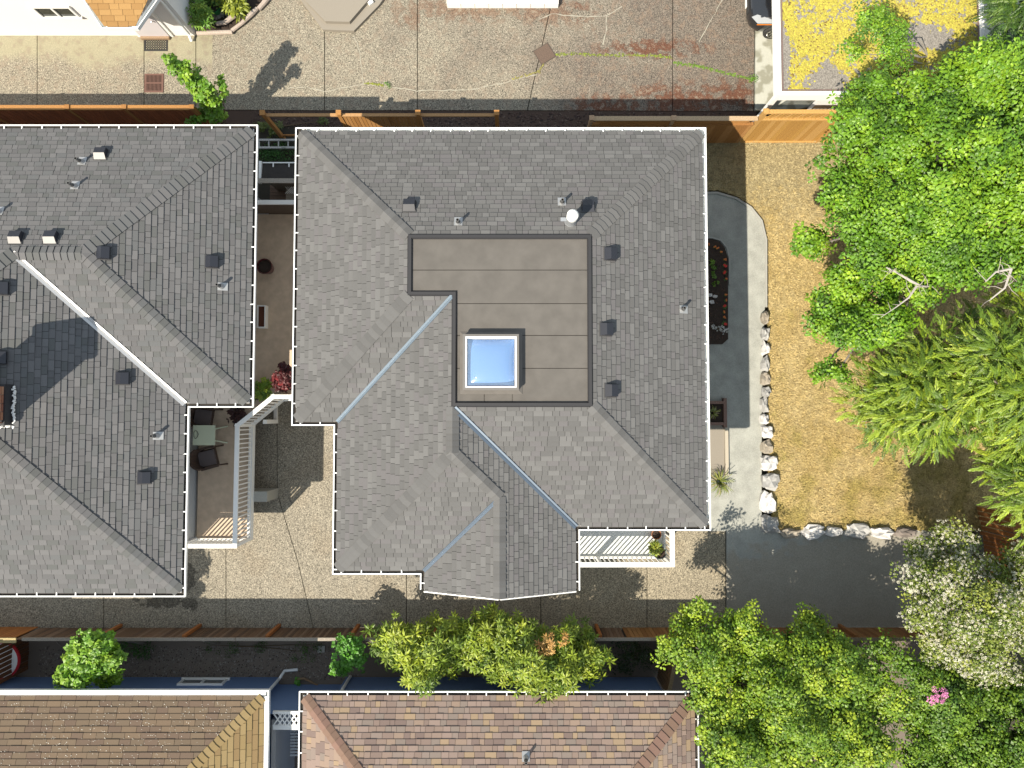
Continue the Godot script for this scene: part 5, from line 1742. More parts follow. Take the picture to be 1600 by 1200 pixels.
# ---------------------------------------------------------------- small things on the ground
func yard_things() -> void:
	# ladder lying in the side yard
	var l := thing("ladder", "aluminium ladder lying on its side in the narrow side yard", "ladder", Vector3(-7.323, 0.1, -8.487))
	var za := Vector2(-7.258, -8.53).y
	var zb := Vector2(-7.254, -8.288).y
	for z in [za, zb]: boxpart("stile", Vector3(-6.6, 0.3, z), Vector3(2.9, 0.08, 0.06), M.aluminium, l)
	for i in 9: boxpart("rung", Vector3(-7.85 + i * 0.3, 0.3, (za + zb) * 0.5), Vector3(0.035, 0.035, absf(zb - za) - 0.06), M.aluminium, l)
	for x in [-7.7, -5.6]: boxpart("foot", Vector3(x, 0.13, za), Vector3(0.05, 0.26, 0.05), M.aluminium, l)
	# lean-to roof
	var s := thing("lean_to", "small dark shingled lean-to roof between the two grey houses", "shed", Vector3(-7.404, 0, -7.647))
	var p0 := Vector3(-7.103, 2.3, -7.158)
	var p1 := Vector3(-5.987, 2.15, -6.623)
	var k := MB.new()
	k.prism(xz([p0.x + 0.1, p0.z + 0.1, p1.x, p0.z + 0.1, p1.x, p1.z - 0.08, p0.x + 0.1, p1.z - 0.08]), 0.0, 1.95)
	part("wall", k, tinted(rgb(0.2, 0.17, 0.14)), s)
	var rows := 5
	for i in rows:
		var za2 := lerpf(p0.z, p1.z, i / float(rows))
		var zb2 := lerpf(p0.z, p1.z, (i + 1.15) / float(rows))
		var q := MB.new()
		q.beam(Vector3((p0.x + p1.x) * 0.5, 2.02 + i * 0.035, za2), Vector3((p0.x + p1.x) * 0.5, 2.03 + i * 0.035, zb2), p1.x - p0.x, 0.02)
		part("shingle_course", q, M.dark_shingle, s)
	boxpart("gutter", Vector3(p0.x - 0.05, 2.1, (p0.z + p1.z) * 0.5), Vector3(0.07, 0.08, p1.z - p0.z + 0.1), M.gutter_white, s)
	boxpart("gutter", Vector3((p0.x + p1.x) * 0.5, 2.05, p0.z - 0.03), Vector3(p1.x - p0.x, 0.03, 0.03), M.gutter_white, s)
	for x in [0.3, 0.75]: boxpart("hanger", Vector3(p0.x + x, 2.07, p0.z + 0.04), Vector3(0.03, 0.02, 0.12), M.gutter_white, s)
	var bd := boxpart("capping_board", Vector3((p0.x + p1.x) * 0.5, 2.24, p1.z + 0.02), Vector3(p1.x - p0.x + 0.2, 0.04, 0.13), tinted(rgb(0.42, 0.38, 0.33)), s)
	bd.set_meta("label", "weathered whitish capping board")
	# lower landing between lean-to and deck
	var ld := thing("landing", "brown timber landing and lattice beside the lean-to", "landing", Vector3(-7.434, 0, -6.954))
	for i in 8:
		boxpart("plank", Vector3(-6.4, 1.0, Vector2(-7.099, -6.832).y + i * 0.11), Vector3(1.7, 0.03, 0.1), tinted(rgb(0.14, 0.085, 0.055)), ld)
	var la := MB.new()
	var lp := Vector3(-6.598, 1.6, -6.637)
	for i in 7:
		la.beam(lp + Vector3(i * 0.06, 0, 0), lp + Vector3(i * 0.06 + 0.2, 0, 0.2), 0.014, 0.02)
		la.beam(lp + Vector3(i * 0.06 + 0.2, 0.012, 0), lp + Vector3(i * 0.06, 0.012, 0.2), 0.014, 0.02)
	part("lattice", la, M.white_paint, ld)
	boxpart("step", Vector3(-6.521, 1.3, -6.485), Vector3(0.3, 0.05, 0.35), tinted(rgb(0.4, 0.36, 0.3)), ld)
	# flower bed
	var bed := MB.new()
	bed.prism(xz([5.209, -5.493, 6.251, -5.493, 6.49, -5.412, 6.648, -5.21, 6.743, -4.866, 6.71, -2.356, 6.529, -2.196, 5.175, -2.196]), 0.0, 0.05)
	struct("flower_bed", bed, M.soil)
	var ed := MB.new()
	ed.sweep([Vector2(0, 0.0), Vector2(0, 0.07), Vector2(0.05, 0.07), Vector2(0.05, 0.0)], xz([5.61, -5.513, 6.251, -5.513, 6.511, -5.432, 6.688, -5.21, 6.763, -4.866, 6.753, -4.06]), 0.0, -1.0)
	var en := thing("bed_edging", "thin grey edging round the flower bed by the path", "edging", Vector3(6.707, 0, -5.169))
	part("strip", ed, M.concrete_plain, en)
	scatter("bed_mulch", xz([5.81, -5.452, 6.41, -5.371, 6.683, -4.866, 6.65, -2.356, 5.773, -2.276]), 700, 0.05, [rgb(0.06, 0.035, 0.025), rgb(0.09, 0.05, 0.035), rgb(0.035, 0.022, 0.018)], 0.02, 0.06, "brown bark mulch in the flower bed", "mulch")
	var st := [Vector3(6.141, 0.1, -3.721), Vector3(6.3, 0.1, -3.681), Vector3(6.198, 0.1, -3.502)]
	for i in 3:
		var b := MB.new()
		rock(b, st[i], Vector3(0.07, 0.05, 0.05), 90 + i, rgb(0.6, 0.58, 0.56))
		single("stone", b, M.rock, ["larger pale stone at the left in the flower bed", "whitish stone nearest the flowers in the bed", "lowest small pale stone in the flower bed"][i], "stone", st[i], "pale stones in the flower bed")
	# planter beside the path
	var pt := thing("timber_planter", "brown timber-edged planter beside the path by the house corner", "planter", Vector3(6.302, 0, 0.031))
	for q in [[1112, 629, 0.75, 0.09], [1112, 657, 0.6, 0.09]]:
		boxpart("edge", Vector3(Vector2(6.2, -0.383).x, 0.09, Vector2(6.16, -0.383).y if q[1] == 629 else Vector2(6.152, 0.268).y), Vector3(0.62, 0.2, q[3]), tinted(rgb(0.22, 0.13, 0.1)), pt)
	boxpart("edge", Vector3(Vector2(6.551, -0.067).x, 0.092, Vector2(6.551, -0.067).y), Vector3(0.1, 0.204, 0.9), tinted(rgb(0.22, 0.13, 0.1)), pt)
	boxpart("soil", Vector3(Vector2(6.196, -0.067).x, 0.04, Vector2(6.551, -0.067).y), Vector3(0.6, 0.08, 0.6), M.soil, pt)
	var pad := MB.new()
	pad.prism(xz([5.944, 0.13, 6.498, 0.17, 6.555, 0.387, 6.536, 1.846, 5.924, 1.846]), 0.0, 0.06)
	var pd := struct("pad", pad, M.aggregate)
	var kb := MB.new()
	kb.box(Vector3(6.606, 0.06, 1.134), Vector3(0.1, 0.12, 1.5))
	single("kerb", kb, mat(rgb(0.5, 0.45, 0.36), 0.9, M.grain, 0.8), "pale concrete kerb between the small pad and the grey path", "kerb", Vector3(6.624, 0, 1.138))
	# red-rimmed disc at far left
	var ds := thing("red_disc", "large red-rimmed white disc leaning by the left fence panel", "disc", Vector3(-14.967, 0.6, 7.241))
	var dm := MB.new()
	dm.lathe(Vector3(-15.085, 0.7, 7.244), [Vector2(0.0, 0.06), Vector2(0.42, 0.05), Vector2(0.5, 0.02)], Color.WHITE, 28)
	part("face", dm, M.white_paint, ds)
	dm = MB.new()
	dm.lathe(Vector3(-15.085, 0.7, 7.244), [Vector2(0.5, 0.03), Vector2(0.56, 0.03), Vector2(0.56, -0.03), Vector2(0.5, -0.03)], Color.WHITE, 28)
	part("rim", dm, M.red_plastic, ds)
	dm = MB.new()
	dm.lathe(Vector3(-15.085, 0.7, 7.244), [Vector2(0.06, -0.7), Vector2(0.06, 0.0)], Color.WHITE, 10)
	part("stem", dm, M.aluminium, ds)
	var pv := struct_node("paving")
	for i in 4:
		for j in 5:
			boxpart("paver", Vector3(-16.6 + i * 0.42, 0.0, 6.75 + j * 0.32), Vector3(0.4, 0.06, 0.3), tinted(rgb(0.36, 0.34, 0.27) * rr(0.85, 1.1)), pv)
	# stepping stone, bits in the south yard
	var ss := MB.new()
	ss.box(Vector3(-5.814, 0.03, 7.126), Vector3(0.22, 0.05, 0.2))
	single("stepping_stone", ss, M.concrete_plain, "small square stepping stone near the weathered fence", "stone", Vector3(-5.822, 0, 7.136))
	var ar := thing("log_arc", "bent brown log edging round a tiny plant by the blue wall", "edging", Vector3(-6.279, 0, 8.115))
	k = MB.new()
	k.tube([Vector3(-6.615, 0.05, 8.116), Vector3(-6.493, 0.07, 8.013), Vector3(-6.316, 0.08, 7.99), Vector3(-6.126, 0.06, 8.093), Vector3(-5.894, 0.05, 8.212)], [0.03, 0.035, 0.035, 0.03, 0.025], rgb(0.3, 0.2, 0.12))
	part("log", k, M.bark, ar)
	# twigs
	var tw := 0
	for q in [[Vector3(-13.558, 0.03, 7.203), Vector3(-13.096, 0.06, 7.021)], [Vector3(-11.892, 0.05, 7.101), Vector3(-11.211, 0.05, 7.043)], [Vector3(-13.885, 0.05, 6.908), Vector3(-13.758, 0.03, 7.049)]]:
		k = MB.new()
		k.tube(q, [0.012, 0.006], rgb(0.32, 0.28, 0.24), 5)
		single("stick", k, M.bark, ["bare stick left of the small maple in the yard", "bare stick right of the small maple in the yard", "short pale stick near the brown cross fence"][tw], "stick", q[0], "sticks in the south yard")
		tw += 1
	# rockery by the white house
	var logs := [[[Vector3(-9.939, 0.1, -12.038), Vector3(-9.487, 0.12, -12.047), Vector3(-8.829, 0.1, -12.079)], "straight pale driftwood log at the foot of the white house"], [[Vector3(-8.85, 0.1, -12.12), Vector3(-8.523, 0.12, -12.357), Vector3(-8.245, 0.12, -12.647), Vector3(-8.053, 0.1, -12.845)], "long curved grey driftwood log edging the driveway"], [[Vector3(-8.012, 0.1, -12.824), Vector3(-7.853, 0.1, -13.011), Vector3(-7.695, 0.1, -13.239)], "grey driftwood log running off the top edge"], [[Vector3(-9.322, 0.14, -12.325), Vector3(-9.036, 0.15, -12.361), Vector3(-8.762, 0.14, -12.594)], "short bent driftwood log among the rockery stones"]]
	for q in logs:
		k = MB.new()
		var rad := []
		for i in q[0].size(): rad.append(0.085 * rr(0.7, 1.1))
		k.tube(q[0], rad, rgb(1, 1, 1), 9)
		single("driftwood_log", k, M.driftwood, q[1], "log", q[0][0], "driftwood logs round the rockery")
	var soil := MB.new()
	soil.prism(xz([-9.984, -12.051, -10.022, -14.01, -7.639, -14.01, -8.03, -12.966, -8.29, -12.716, -8.569, -12.383, -8.89, -12.134]), 0.0, 0.03)
	struct("rockery_soil", soil, M.soil)
	scatter("rockery_pebbles", xz([-9.547, -12.55, -8.635, -12.654, -8.436, -12.924, -9.352, -13.008]), 160, 0.03, [rgb(0.3, 0.27, 0.24), rgb(0.2, 0.17, 0.15), rgb(0.4, 0.37, 0.33)], 0.05, 0.14, "mixed pebbles in the rockery by the white house", "pebbles")

# ---------------------------------------------------------------- plants
func leaf_blade(b: MB, o: Vector3, d: Vector3, up: Vector3, l: float, w: float, fold: float, col: Color, droop := 0.0) -> void:
	var s := d.cross(up).normalized() * w
	var m := o + d * l * 0.5 + up * fold
	var t := o + d * l - up * droop
	b.tri(o, m + s - up * fold * 0.4, m, col)
	b.tri(o, m, m - s - up * fold * 0.4, col)
	b.tri(m, m + s - up * fold * 0.4, t, col)
	b.tri(m, t, m - s - up * fold * 0.4, col)

func sprig(n: int, l: float, w: float, spread: float, seed: int, lift := 0.35) -> ArrayMesh:
	# a small spray of leaves round the origin, facing up
	var r := RandomNumberGenerator.new()
	r.seed = seed
	var b := MB.new()
	for i in n:
		var a := TAU * (i + r.randf_range(-0.3, 0.3)) / n
		var d := Vector3(cos(a), r.randf_range(-0.35, 0.55) * lift * 2.0, sin(a)).normalized()
		var o := Vector3(cos(a), 0, sin(a)) * r.randf() * spread + Vector3.UP * r.randf_range(-0.15, 0.25)
		var up := (Vector3.UP + Vector3(r.randf_range(-0.5, 0.5), 0, r.randf_range(-0.5, 0.5))).normalized()
		leaf_blade(b, o, d, up, l * r.randf_range(0.75, 1.15), w, 0.06, Color.WHITE * r.randf_range(0.85, 1.1), 0.1)
	return b.commit(M.leaf)

func frond(n: int, seed: int) -> ArrayMesh:
	# a flat feathery spray along +x, of small scale-leaf fingers
	var r := RandomNumberGenerator.new()
	r.seed = seed
	var b := MB.new()
	for i in n:
		var t := i / float(n)
		var o := Vector3(t, 0.1 * sin(t * 2.5) - t * t * 0.22, 0)
		for s in [-1.0, 1.0]:
			var d := Vector3(0.8, r.randf_range(-0.25, 0.15), s * r.randf_range(0.5, 0.9)).normalized()
			leaf_blade(b, o, d, Vector3.UP, (1.0 - t * 0.6) * r.randf_range(0.28, 0.42), 0.045, 0.01, Color.WHITE * r.randf_range(0.85, 1.1), 0.05)
	leaf_blade(b, Vector3(0.9, -0.1, 0), Vector3(1, -0.3, 0).normalized(), Vector3.UP, 0.35, 0.05, 0.01, Color.WHITE, 0.0)
	return b.commit(M.leaf)

func turned(n: Vector3, spin: float, s: Vector3) -> Basis:
	var x := n.cross(Vector3(0.3, 0.1, 1)).normalized()
	return Basis(x, n, x.cross(n)) * Basis(Vector3.UP, spin) * Basis.from_scale(s)

# leaves over a set of lumps [centre, radius]
func dress(lumps: Array, per_area: float, size: float, cols: Array, up_bias: float, fronds: bool, flat := 0.8) -> Array:
	var t := []
	var c := []
	for L in lumps:
		var ctr: Vector3 = L[0]
		var r: float = L[1]
		var n := int(per_area * r * r * 2.0 * PI)
		var hue := rng.randf()
		for i in n:
			var d := Vector3(rng.randfn(), rng.randfn(), rng.randfn()).normalized()
			if d.y < -0.25: d.y = -d.y
			var k := r * rr(0.55, 1.2) if rng.randf() < 0.7 else r * rr(1.1, 1.75)
			var p := ctr + Vector3(d.x, d.y * flat, d.z) * k
			var nn := (d + Vector3.UP * up_bias + Vector3(rng.randfn(), rng.randfn(), rng.randfn()) * 0.5).normalized()
			var s := size * rr(0.7, 1.3)
			if fronds:
				var out := Vector3(d.x, rr(-0.25, 0.1), d.z).normalized()
				var zz := out.cross(Vector3.UP).normalized()
				t.append(Transform3D(Basis(out, zz.cross(out), zz) * Basis(Vector3.RIGHT, rr(-0.5, 0.5)) * Basis.from_scale(Vector3(s, s, s)), p))
			else:
				t.append(Transform3D(turned(nn, rr(0, TAU), Vector3(s, s, s)), p))
			var y := clampf(hue * 0.55 + rng.randf() * 0.6 - 0.1, 0.0, 1.0) * (cols.size() - 1.001)
			var j := int(y)
			c.append((cols[j] as Color).lerp(cols[j + 1], y - j) * rr(0.8, 1.15))
	return [t, c]

func dome_lumps(poly: PackedVector2Array, h0: float, h1: float, r0: float, r1: float, count: int, rise := 1.3, seed := 1) -> Array:
	var f := fnl(seed, 0.45, 3)
	var out := []
	var tries := 0
	while out.size() < count and tries < count * 40:
		tries += 1
		var p := random_in(poly)
		var r := rr(r0, r1)
		var dist := 1e9
		for i in poly.size():
			var q := Geometry2D.get_closest_point_to_segment(p, poly[i], poly[(i + 1) % poly.size()])
			dist = minf(dist, q.distance_to(p))
		if dist < r * 0.75: continue
		var h := h0 + (h1 - h0) * (1.0 - exp(-dist / rise)) + f.get_noise_2d(p.x, p.y) * 0.8 + rr(-0.3, 0.25)
		var near := false
		for L in out:
			if Vector2(L[0].x - p.x, L[0].z - p.y).length() < r * 0.5: near = true
		if near: continue
		out.append([Vector3(p.x, h, p.y), r])
	return out

func woody(tree: Node3D, base: Vector3, lumps: Array, thick: float, col: Color, step: int) -> void:
	var top := Vector3.ZERO
	for L in lumps: top += L[0]
	top /= lumps.size()
	var mid := base.lerp(Vector3(top.x, base.y, top.z), 0.3) + Vector3(0, (top.y - base.y) * 0.45, 0)
	var b := MB.new()
	b.tube([base, base.lerp(mid, 0.5) + Vector3(rr(-0.1, 0.1), 0, rr(-0.1, 0.1)), mid], [thick, thick * 0.8, thick * 0.62], col, 9)
	part("trunk", b, M.bark, tree)
	var k := MB.new()
	for i in range(0, lumps.size(), step):
		var e: Vector3 = lumps[i][0]
		var a := mid + Vector3(rr(-0.1, 0.1), rr(-0.4, 0.1), rr(-0.1, 0.1))
		var m := a.lerp(e, 0.5) + Vector3(rr(-0.25, 0.25), rr(-0.1, 0.35), rr(-0.25, 0.25))
		k.tube([a, m, e, e + (e - m).normalized() * lumps[i][1] * 0.8], [thick * 0.4, thick * 0.22, thick * 0.09, thick * 0.03], col * rr(0.9, 1.15), 5)
	part("branches", k, M.bark, tree)

func plants() -> void:
	var broad := sprig(7, 0.62, 0.2, 0.45, 5)
	var small := sprig(9, 0.5, 0.17, 0.6, 6)
	var whorl := sprig(10, 1.0, 0.13, 0.05, 7, 0.6)
	var palm := sprig(6, 0.8, 0.3, 0.15, 8)
	var fr := frond(9, 9)
	var bark := rgb(0.3, 0.27, 0.23)

	# big broadleaf tree
	var vivid := [rgb(0.045, 0.11, 0.006), rgb(0.09, 0.21, 0.008), rgb(0.16, 0.3, 0.012), rgb(0.26, 0.4, 0.02)]
	var t := thing("broadleaf_tree", "big bright green broadleaf tree at the upper right over the lawn", "tree", Vector3(13.642, 0, -6.182))
	var lumps := dome_lumps(xz([7.989, -7.717, 8.725, -8.483, 9.919, -8.206, 10.573, -8.777, 11.697, -8.843, 14.098, -8.777, 13.913, -3.45, 12.638, -3.132, 11.063, -3.291, 10.259, -2.734, 8.376, -3.291, 7.915, -3.929, 7.693, -4.729, 7.501, -5.532, 7.803, -6.338, 7.689, -7.067]), 4.5, 6.6, 0.2, 0.42, 300, 1.5, 3)
	lumps += dome_lumps(xz([7.091, -4.354, 7.453, -4.778, 8.063, -4.615, 8.212, -3.996, 7.649, -4.029]), 4.1, 4.4, 0.16, 0.26, 9)
	lumps += dome_lumps(xz([7.458, -2.749, 7.925, -3.529, 8.741, -3.856, 9.701, -3.366, 10.331, -2.716, 9.67, -2.068, 9.016, -1.664, 8.21, -1.615, 7.812, -1.825]), 4.0, 5.0, 0.16, 0.34, 58, 1.0, 4)
	lumps += dome_lumps(xz([8.059, -1.053, 8.315, -1.386, 8.982, -1.469, 9.055, -0.97, 8.468, -0.72]), 3.4, 3.6, 0.13, 0.2, 8)
	woody(t, Vector3(13.642, 0, -6.182), lumps, 0.24, bark, 3)
	var d := dress(lumps, 72, 0.17, vivid, 0.7, false)
	multi("crown", broad, d[0], d[1], t)
	var lm := []
	for q in [[Vector3(9.48, 5.3, -3.158), Vector3(9.052, 5.4, -3.367), Vector3(8.775, 5.5, -3.453)], [Vector3(9.48, 5.3, -3.158), Vector3(9.763, 5.2, -3.07), Vector3(10.219, 5, -3.091)], [Vector3(9.613, 5.25, -3.061), Vector3(9.395, 5.3, -2.777), Vector3(9.087, 5.3, -2.548), Vector3(8.718, 5.3, -2.305)], [Vector3(8.489, 4.8, -2.061), Vector3(8.755, 4.8, -2.123), Vector3(8.985, 4.9, -2.22)], [Vector3(11.344, 6, -3.319), Vector3(10.993, 6, -3.246), Vector3(10.754, 6, -3.026)], [Vector3(11.344, 6, -3.319), Vector3(11.186, 6, -2.88), Vector3(10.882, 5.9, -2.604)]]: lm.append(q)
	var lb := MB.new()
	for q in lm:
		lb.tube(q, [0.032, 0.022, 0.014, 0.006].slice(0, q.size()), rgb(0.5, 0.46, 0.42), 6)
		for i in 7:
			var j := rng.randi_range(0, q.size() - 2)
			var o: Vector3 = (q[j] as Vector3).lerp(q[j + 1], rng.randf())
			var e := o + Vector3(rr(-0.35, 0.35), rr(-0.1, 0.2), rr(-0.35, 0.35))
			lb.tube([o, o.lerp(e, 0.5) + Vector3(rr(-0.05, 0.05), 0.02, rr(-0.05, 0.05)), e], [0.01, 0.007, 0.003], rgb(0.45, 0.4, 0.36), 4)
	part("bare_limbs", lb, M.bark, t)
	# sparse spray over the carport, its own young tree
	t = thing("young_tree", "sparse small-leaved tree top spreading over the mossy carport roof", "tree", Vector3(12.958, 0, -10.891))
	lumps = dome_lumps(xz([8.025, -9.515, 8.763, -10.288, 9.731, -10.42, 10.033, -9.597, 10.254, -8.81, 9.447, -8.581, 8.733, -8.859]), 4.3, 4.8, 0.2, 0.34, 20)
	woody(t, Vector3(13.15, 0, -10.478), lumps, 0.07, rgb(0.5, 0.46, 0.4), 2)
	d = dress(lumps, 40, 0.13, vivid, 0.8, false)
	multi("crown", broad, d[0], d[1], t)
	# dark conifer in the top right corner
	var dark := [rgb(0.02, 0.05, 0.008), rgb(0.05, 0.11, 0.012), rgb(0.14, 0.22, 0.02)]
	t = thing("conifer_tree", "dark green conifer filling the top right corner", "tree", Vector3(16.027, 0, -11.926))
	lumps = dome_lumps(xz([12.416, -11.462, 15, -11.462, 14.897, -8.573, 12.921, -8.911, 12.449, -9.758]), 3.5, 5.0, 0.3, 0.5, 26)
	woody(t, Vector3(16.649, 0, -12.342), lumps, 0.15, rgb(0.14, 0.1, 0.07), 3)
	d = dress(lumps, 45, 0.34, dark, 0.4, true)
	multi("crown", fr, d[0], d[1], t)

	# feathery cedar
	var lime := [rgb(0.05, 0.1, 0.008), rgb(0.12, 0.2, 0.012), rgb(0.2, 0.29, 0.015), rgb(0.29, 0.36, 0.022)]
	t = thing("cedar_tree", "feathery yellow-green cedar hanging over the right side of the lawn", "tree", Vector3(15.067, 0, -0.167))
	lumps = dome_lumps(xz([8.525, -0.591, 8.859, -1.03, 9.443, -1.682, 10.604, -2.5, 11.916, -2.747, 14.714, -3.404, 14.479, 3.24, 12.878, 3.001, 12.17, 2.441, 11.495, 1.8, 11.645, 1.076, 11.008, 0.672, 10.428, 1.237, 9.546, 0.915, 8.94, 0.511, 8.84, -0.136]), 3.6, 6.6, 0.22, 0.46, 170, 1.5, 7)
	lumps += dome_lumps(xz([8.898, -0.812, 9.592, -1.823, 10.425, -1.485, 10.539, 0.695, 9.535, 0.695, 9.048, 0.026]), 3.2, 4.0, 0.25, 0.4, 18, 1.0, 8)
	woody(t, Vector3(15.266, 0, -0.167), lumps, 0.22, rgb(0.34, 0.28, 0.22), 2)
	d = dress(lumps, 52, 0.29, lime, 0.4, true)
	multi("crown", fr, d[0], d[1], t)

	# white-flowering tree
	var olive := [rgb(0.06, 0.1, 0.012), rgb(0.14, 0.19, 0.02), rgb(0.24, 0.27, 0.04)]
	t = thing("flowering_tree", "tree covered in creamy white blossom at the right edge", "tree", Vector3(14.494, 0, 5.901))
	lumps = dome_lumps(xz([9.812, 4.255, 10.187, 3.67, 10.612, 3.116, 11.363, 2.741, 12.499, 3.312, 14.801, 3.312, 14.675, 6.868, 12.065, 6.9, 11.175, 6.675, 10.538, 6.033, 10.022, 5.097]), 3.3, 4.6, 0.18, 0.38, 120, 1.3, 9)
	woody(t, Vector3(14.886, 0, 5.901), lumps, 0.15, bark, 3)
	d = dress(lumps, 95, 0.14, olive, 0.6, false)
	multi("crown", small, d[0], d[1], t)
	var fl := sprig(8, 0.42, 0.2, 0.5, 12)
	for i in lumps.size(): lumps[i] = [lumps[i][0] + Vector3(0, 0.03, 0), lumps[i][1] * 1.04]
	lumps = lumps.filter(func(q): return rng.randf() < 0.9)
	d = dress(lumps, 250, 0.052, [rgb(0.58, 0.56, 0.42), rgb(0.7, 0.68, 0.56), rgb(0.5, 0.45, 0.28)], 1.0, false)
	multi("blossom", fl, d[0], d[1], t)

	# lower right trees
	var fresh := [rgb(0.05, 0.11, 0.007), rgb(0.11, 0.21, 0.01), rgb(0.21, 0.31, 0.014), rgb(0.3, 0.38, 0.02)]
	t = thing("maple_tree", "broad yellow-green tree crown at bottom right beside the brown roof", "tree", Vector3(8.756, 0, 9.167))
	lumps = dome_lumps(xz([4.318, 5.618, 4.515, 5.224, 4.809, 4.749, 5.205, 5.066, 5.358, 5.618, 6.167, 5.018, 7.035, 5.776, 8.008, 5.066, 8.484, 5.302, 8.787, 6.09, 9.894, 6.561, 10.189, 7.501, 9.825, 9.366, 4.833, 9.366, 4.742, 7.657, 4.705, 6.797, 3.912, 6.326, 3.996, 5.854]), 2.7, 4.0, 0.17, 0.36, 300, 1.4, 11)
	woody(t, Vector3(8.954, 0, 8.976), lumps, 0.2, bark, 3)
	d = dress(lumps, 68, 0.16, fresh, 0.7, false)
	multi("crown", broad, d[0], d[1], t)
	t = thing("maple_tree", "green tree with a few pink flowers in the bottom right corner", "tree", Vector3(13.999, 0, 9.549))
	lumps = dome_lumps(xz([8.905, 5.984, 9.807, 5.872, 10.45, 6.306, 12.062, 6.996, 14.672, 6.948, 14.568, 9.89, 10.036, 9.89, 10.415, 7.667, 10.111, 6.787]), 2.7, 3.9, 0.18, 0.36, 190, 1.3, 12)
	woody(t, Vector3(14.382, 0, 9.739), lumps, 0.16, bark, 3)
	d = dress(lumps, 75, 0.155, [rgb(0.04, 0.1, 0.006), rgb(0.09, 0.18, 0.01), rgb(0.18, 0.28, 0.014)], 0.7, false)
	multi("crown", broad, d[0], d[1], t)
	d = dress([[Vector3(10.473, 4.3, 6.791), 0.16], [Vector3(10.343, 4.3, 6.976), 0.13]], 110, 0.09, [rgb(0.55, 0.12, 0.35), rgb(0.65, 0.25, 0.45)], 1.0, false)
	multi("blossom", fl, d[0], d[1], t)

	# rhododendron hedge
	var rho := [rgb(0.06, 0.12, 0.012), rgb(0.13, 0.2, 0.014), rgb(0.23, 0.3, 0.02), rgb(0.33, 0.38, 0.03)]
	t = thing("rhododendron", "big yellow-green rhododendron hedge leaning over the weathered fence", "shrub", Vector3(-0.586, 0, 7.444))
	lumps = dome_lumps(xz([-3.929, 6.259, -3.536, 5.851, -2.761, 5.681, -2.209, 5.477, -1.725, 5.647, -0.69, 5.477, 0.69, 5.579, 1.811, 5.885, 2.671, 6.157, 2.754, 6.699, 2.149, 7.241, 1.461, 7.342, 0.172, 7.41, -0.688, 7.275, -1.719, 7.342, -2.75, 7.342, -3.354, 7.038, -3.873, 6.733]), 2.0, 2.7, 0.16, 0.3, 120, 0.7, 13)
	woody(t, Vector3(-0.586, 0, 7.54), lumps, 0.12, rgb(0.2, 0.15, 0.1), 3)
	d = dress(lumps, 42, 0.2, rho, 0.9, false)
	multi("crown", whorl, d[0], d[1], t)
	d = dress([[Vector3(0.928, 3, 6.063), 0.2], [Vector3(0.709, 3, 6.179), 0.12], [Vector3(1.392, 2.9, 5.961), 0.12]], 60, 0.14, [rgb(0.45, 0.2, 0.05), rgb(0.5, 0.32, 0.1)], 1.2, false)
	multi("young_growth", whorl, d[0], d[1], t)

	# small trees and shrubs
	var mapleg := [rgb(0.07, 0.18, 0.01), rgb(0.13, 0.27, 0.015), rgb(0.23, 0.36, 0.02)]
	t = thing("young_maple", "small bright green maple between the fence and bottom left roof", "tree", Vector3(-12.497, 0, 7.444))
	lumps = []
	for q in [[Vector3(-11.378, 2.6, 6.021), Vector3(-11.122, 2.5, 6.171), Vector3(-11.544, 2.6, 6.259), Vector3(-11.253, 2.5, 6.461), Vector3(-11.968, 2.4, 6.632), Vector3(-11.686, 2.4, 6.803), Vector3(-12.139, 2.3, 7.147), Vector3(-11.787, 2.3, 7.25), Vector3(-11.589, 2.2, 7.08), Vector3(-10.948, 2.1, 6.837), Vector3(-11.155, 2, 6.452), Vector3(-11.303, 1.6, 7.436), Vector3(-11.377, 1.8, 7.152), Vector3(-11.88, 2.3, 7.009), Vector3(-11.333, 2.2, 6.786)]]:
		for p in q: lumps.append([p, rr(0.15, 0.26)])
	woody(t, Vector3(-12.399, 0, 7.444), lumps, 0.04, rgb(0.25, 0.2, 0.15), 2)
	d = dress(lumps, 120, 0.16, mapleg, 0.8, false)
	multi("crown", palm, d[0], d[1], t)
	t = thing("young_maple", "slender young maple shoots by the top left fence", "tree", Vector3(-9.036, 0, -8.935))
	lumps = []
	var base := Vector3(-9.038, 0, -9.038)
	for q in [[Vector3(-9.148, 3.4, -9.523), 15], [Vector3(-8.828, 3.2, -9.484), 13], [Vector3(-8.484, 2.7, -9.192), 8], [Vector3(-8.242, 2.3, -9.346), 4]]:
		var n: int = q[1]
		for i in n:
			var u := lerpf(0.35, 1.0, i / float(maxi(n - 1, 1)))
			lumps.append([base.lerp(q[0], u) + Vector3(rr(-0.05, 0.05), 0, rr(-0.05, 0.05)), rr(0.09, 0.15)])
	lumps.append([Vector3(-9.353, 1.2, -8.875), 0.2])
	lumps.append([Vector3(-8.877, 1.2, -8.972), 0.22])
	for i in 4:
		var k := MB.new()
		var e: Vector3 = [Vector3(-9.148, 3.4, -9.523), Vector3(-8.828, 3.2, -9.484), Vector3(-8.484, 2.7, -9.192), Vector3(-8.242, 2.3, -9.346)][i]
		k.tube([base, base.lerp(e, 0.5) + Vector3(0.03, 0, 0.03), e], [0.025, 0.016, 0.006], rgb(0.22, 0.16, 0.1), 6)
		part("stem", k, M.bark, t)
	d = dress(lumps, 110, 0.14, mapleg, 0.8, false)
	multi("crown", palm, d[0], d[1], t)
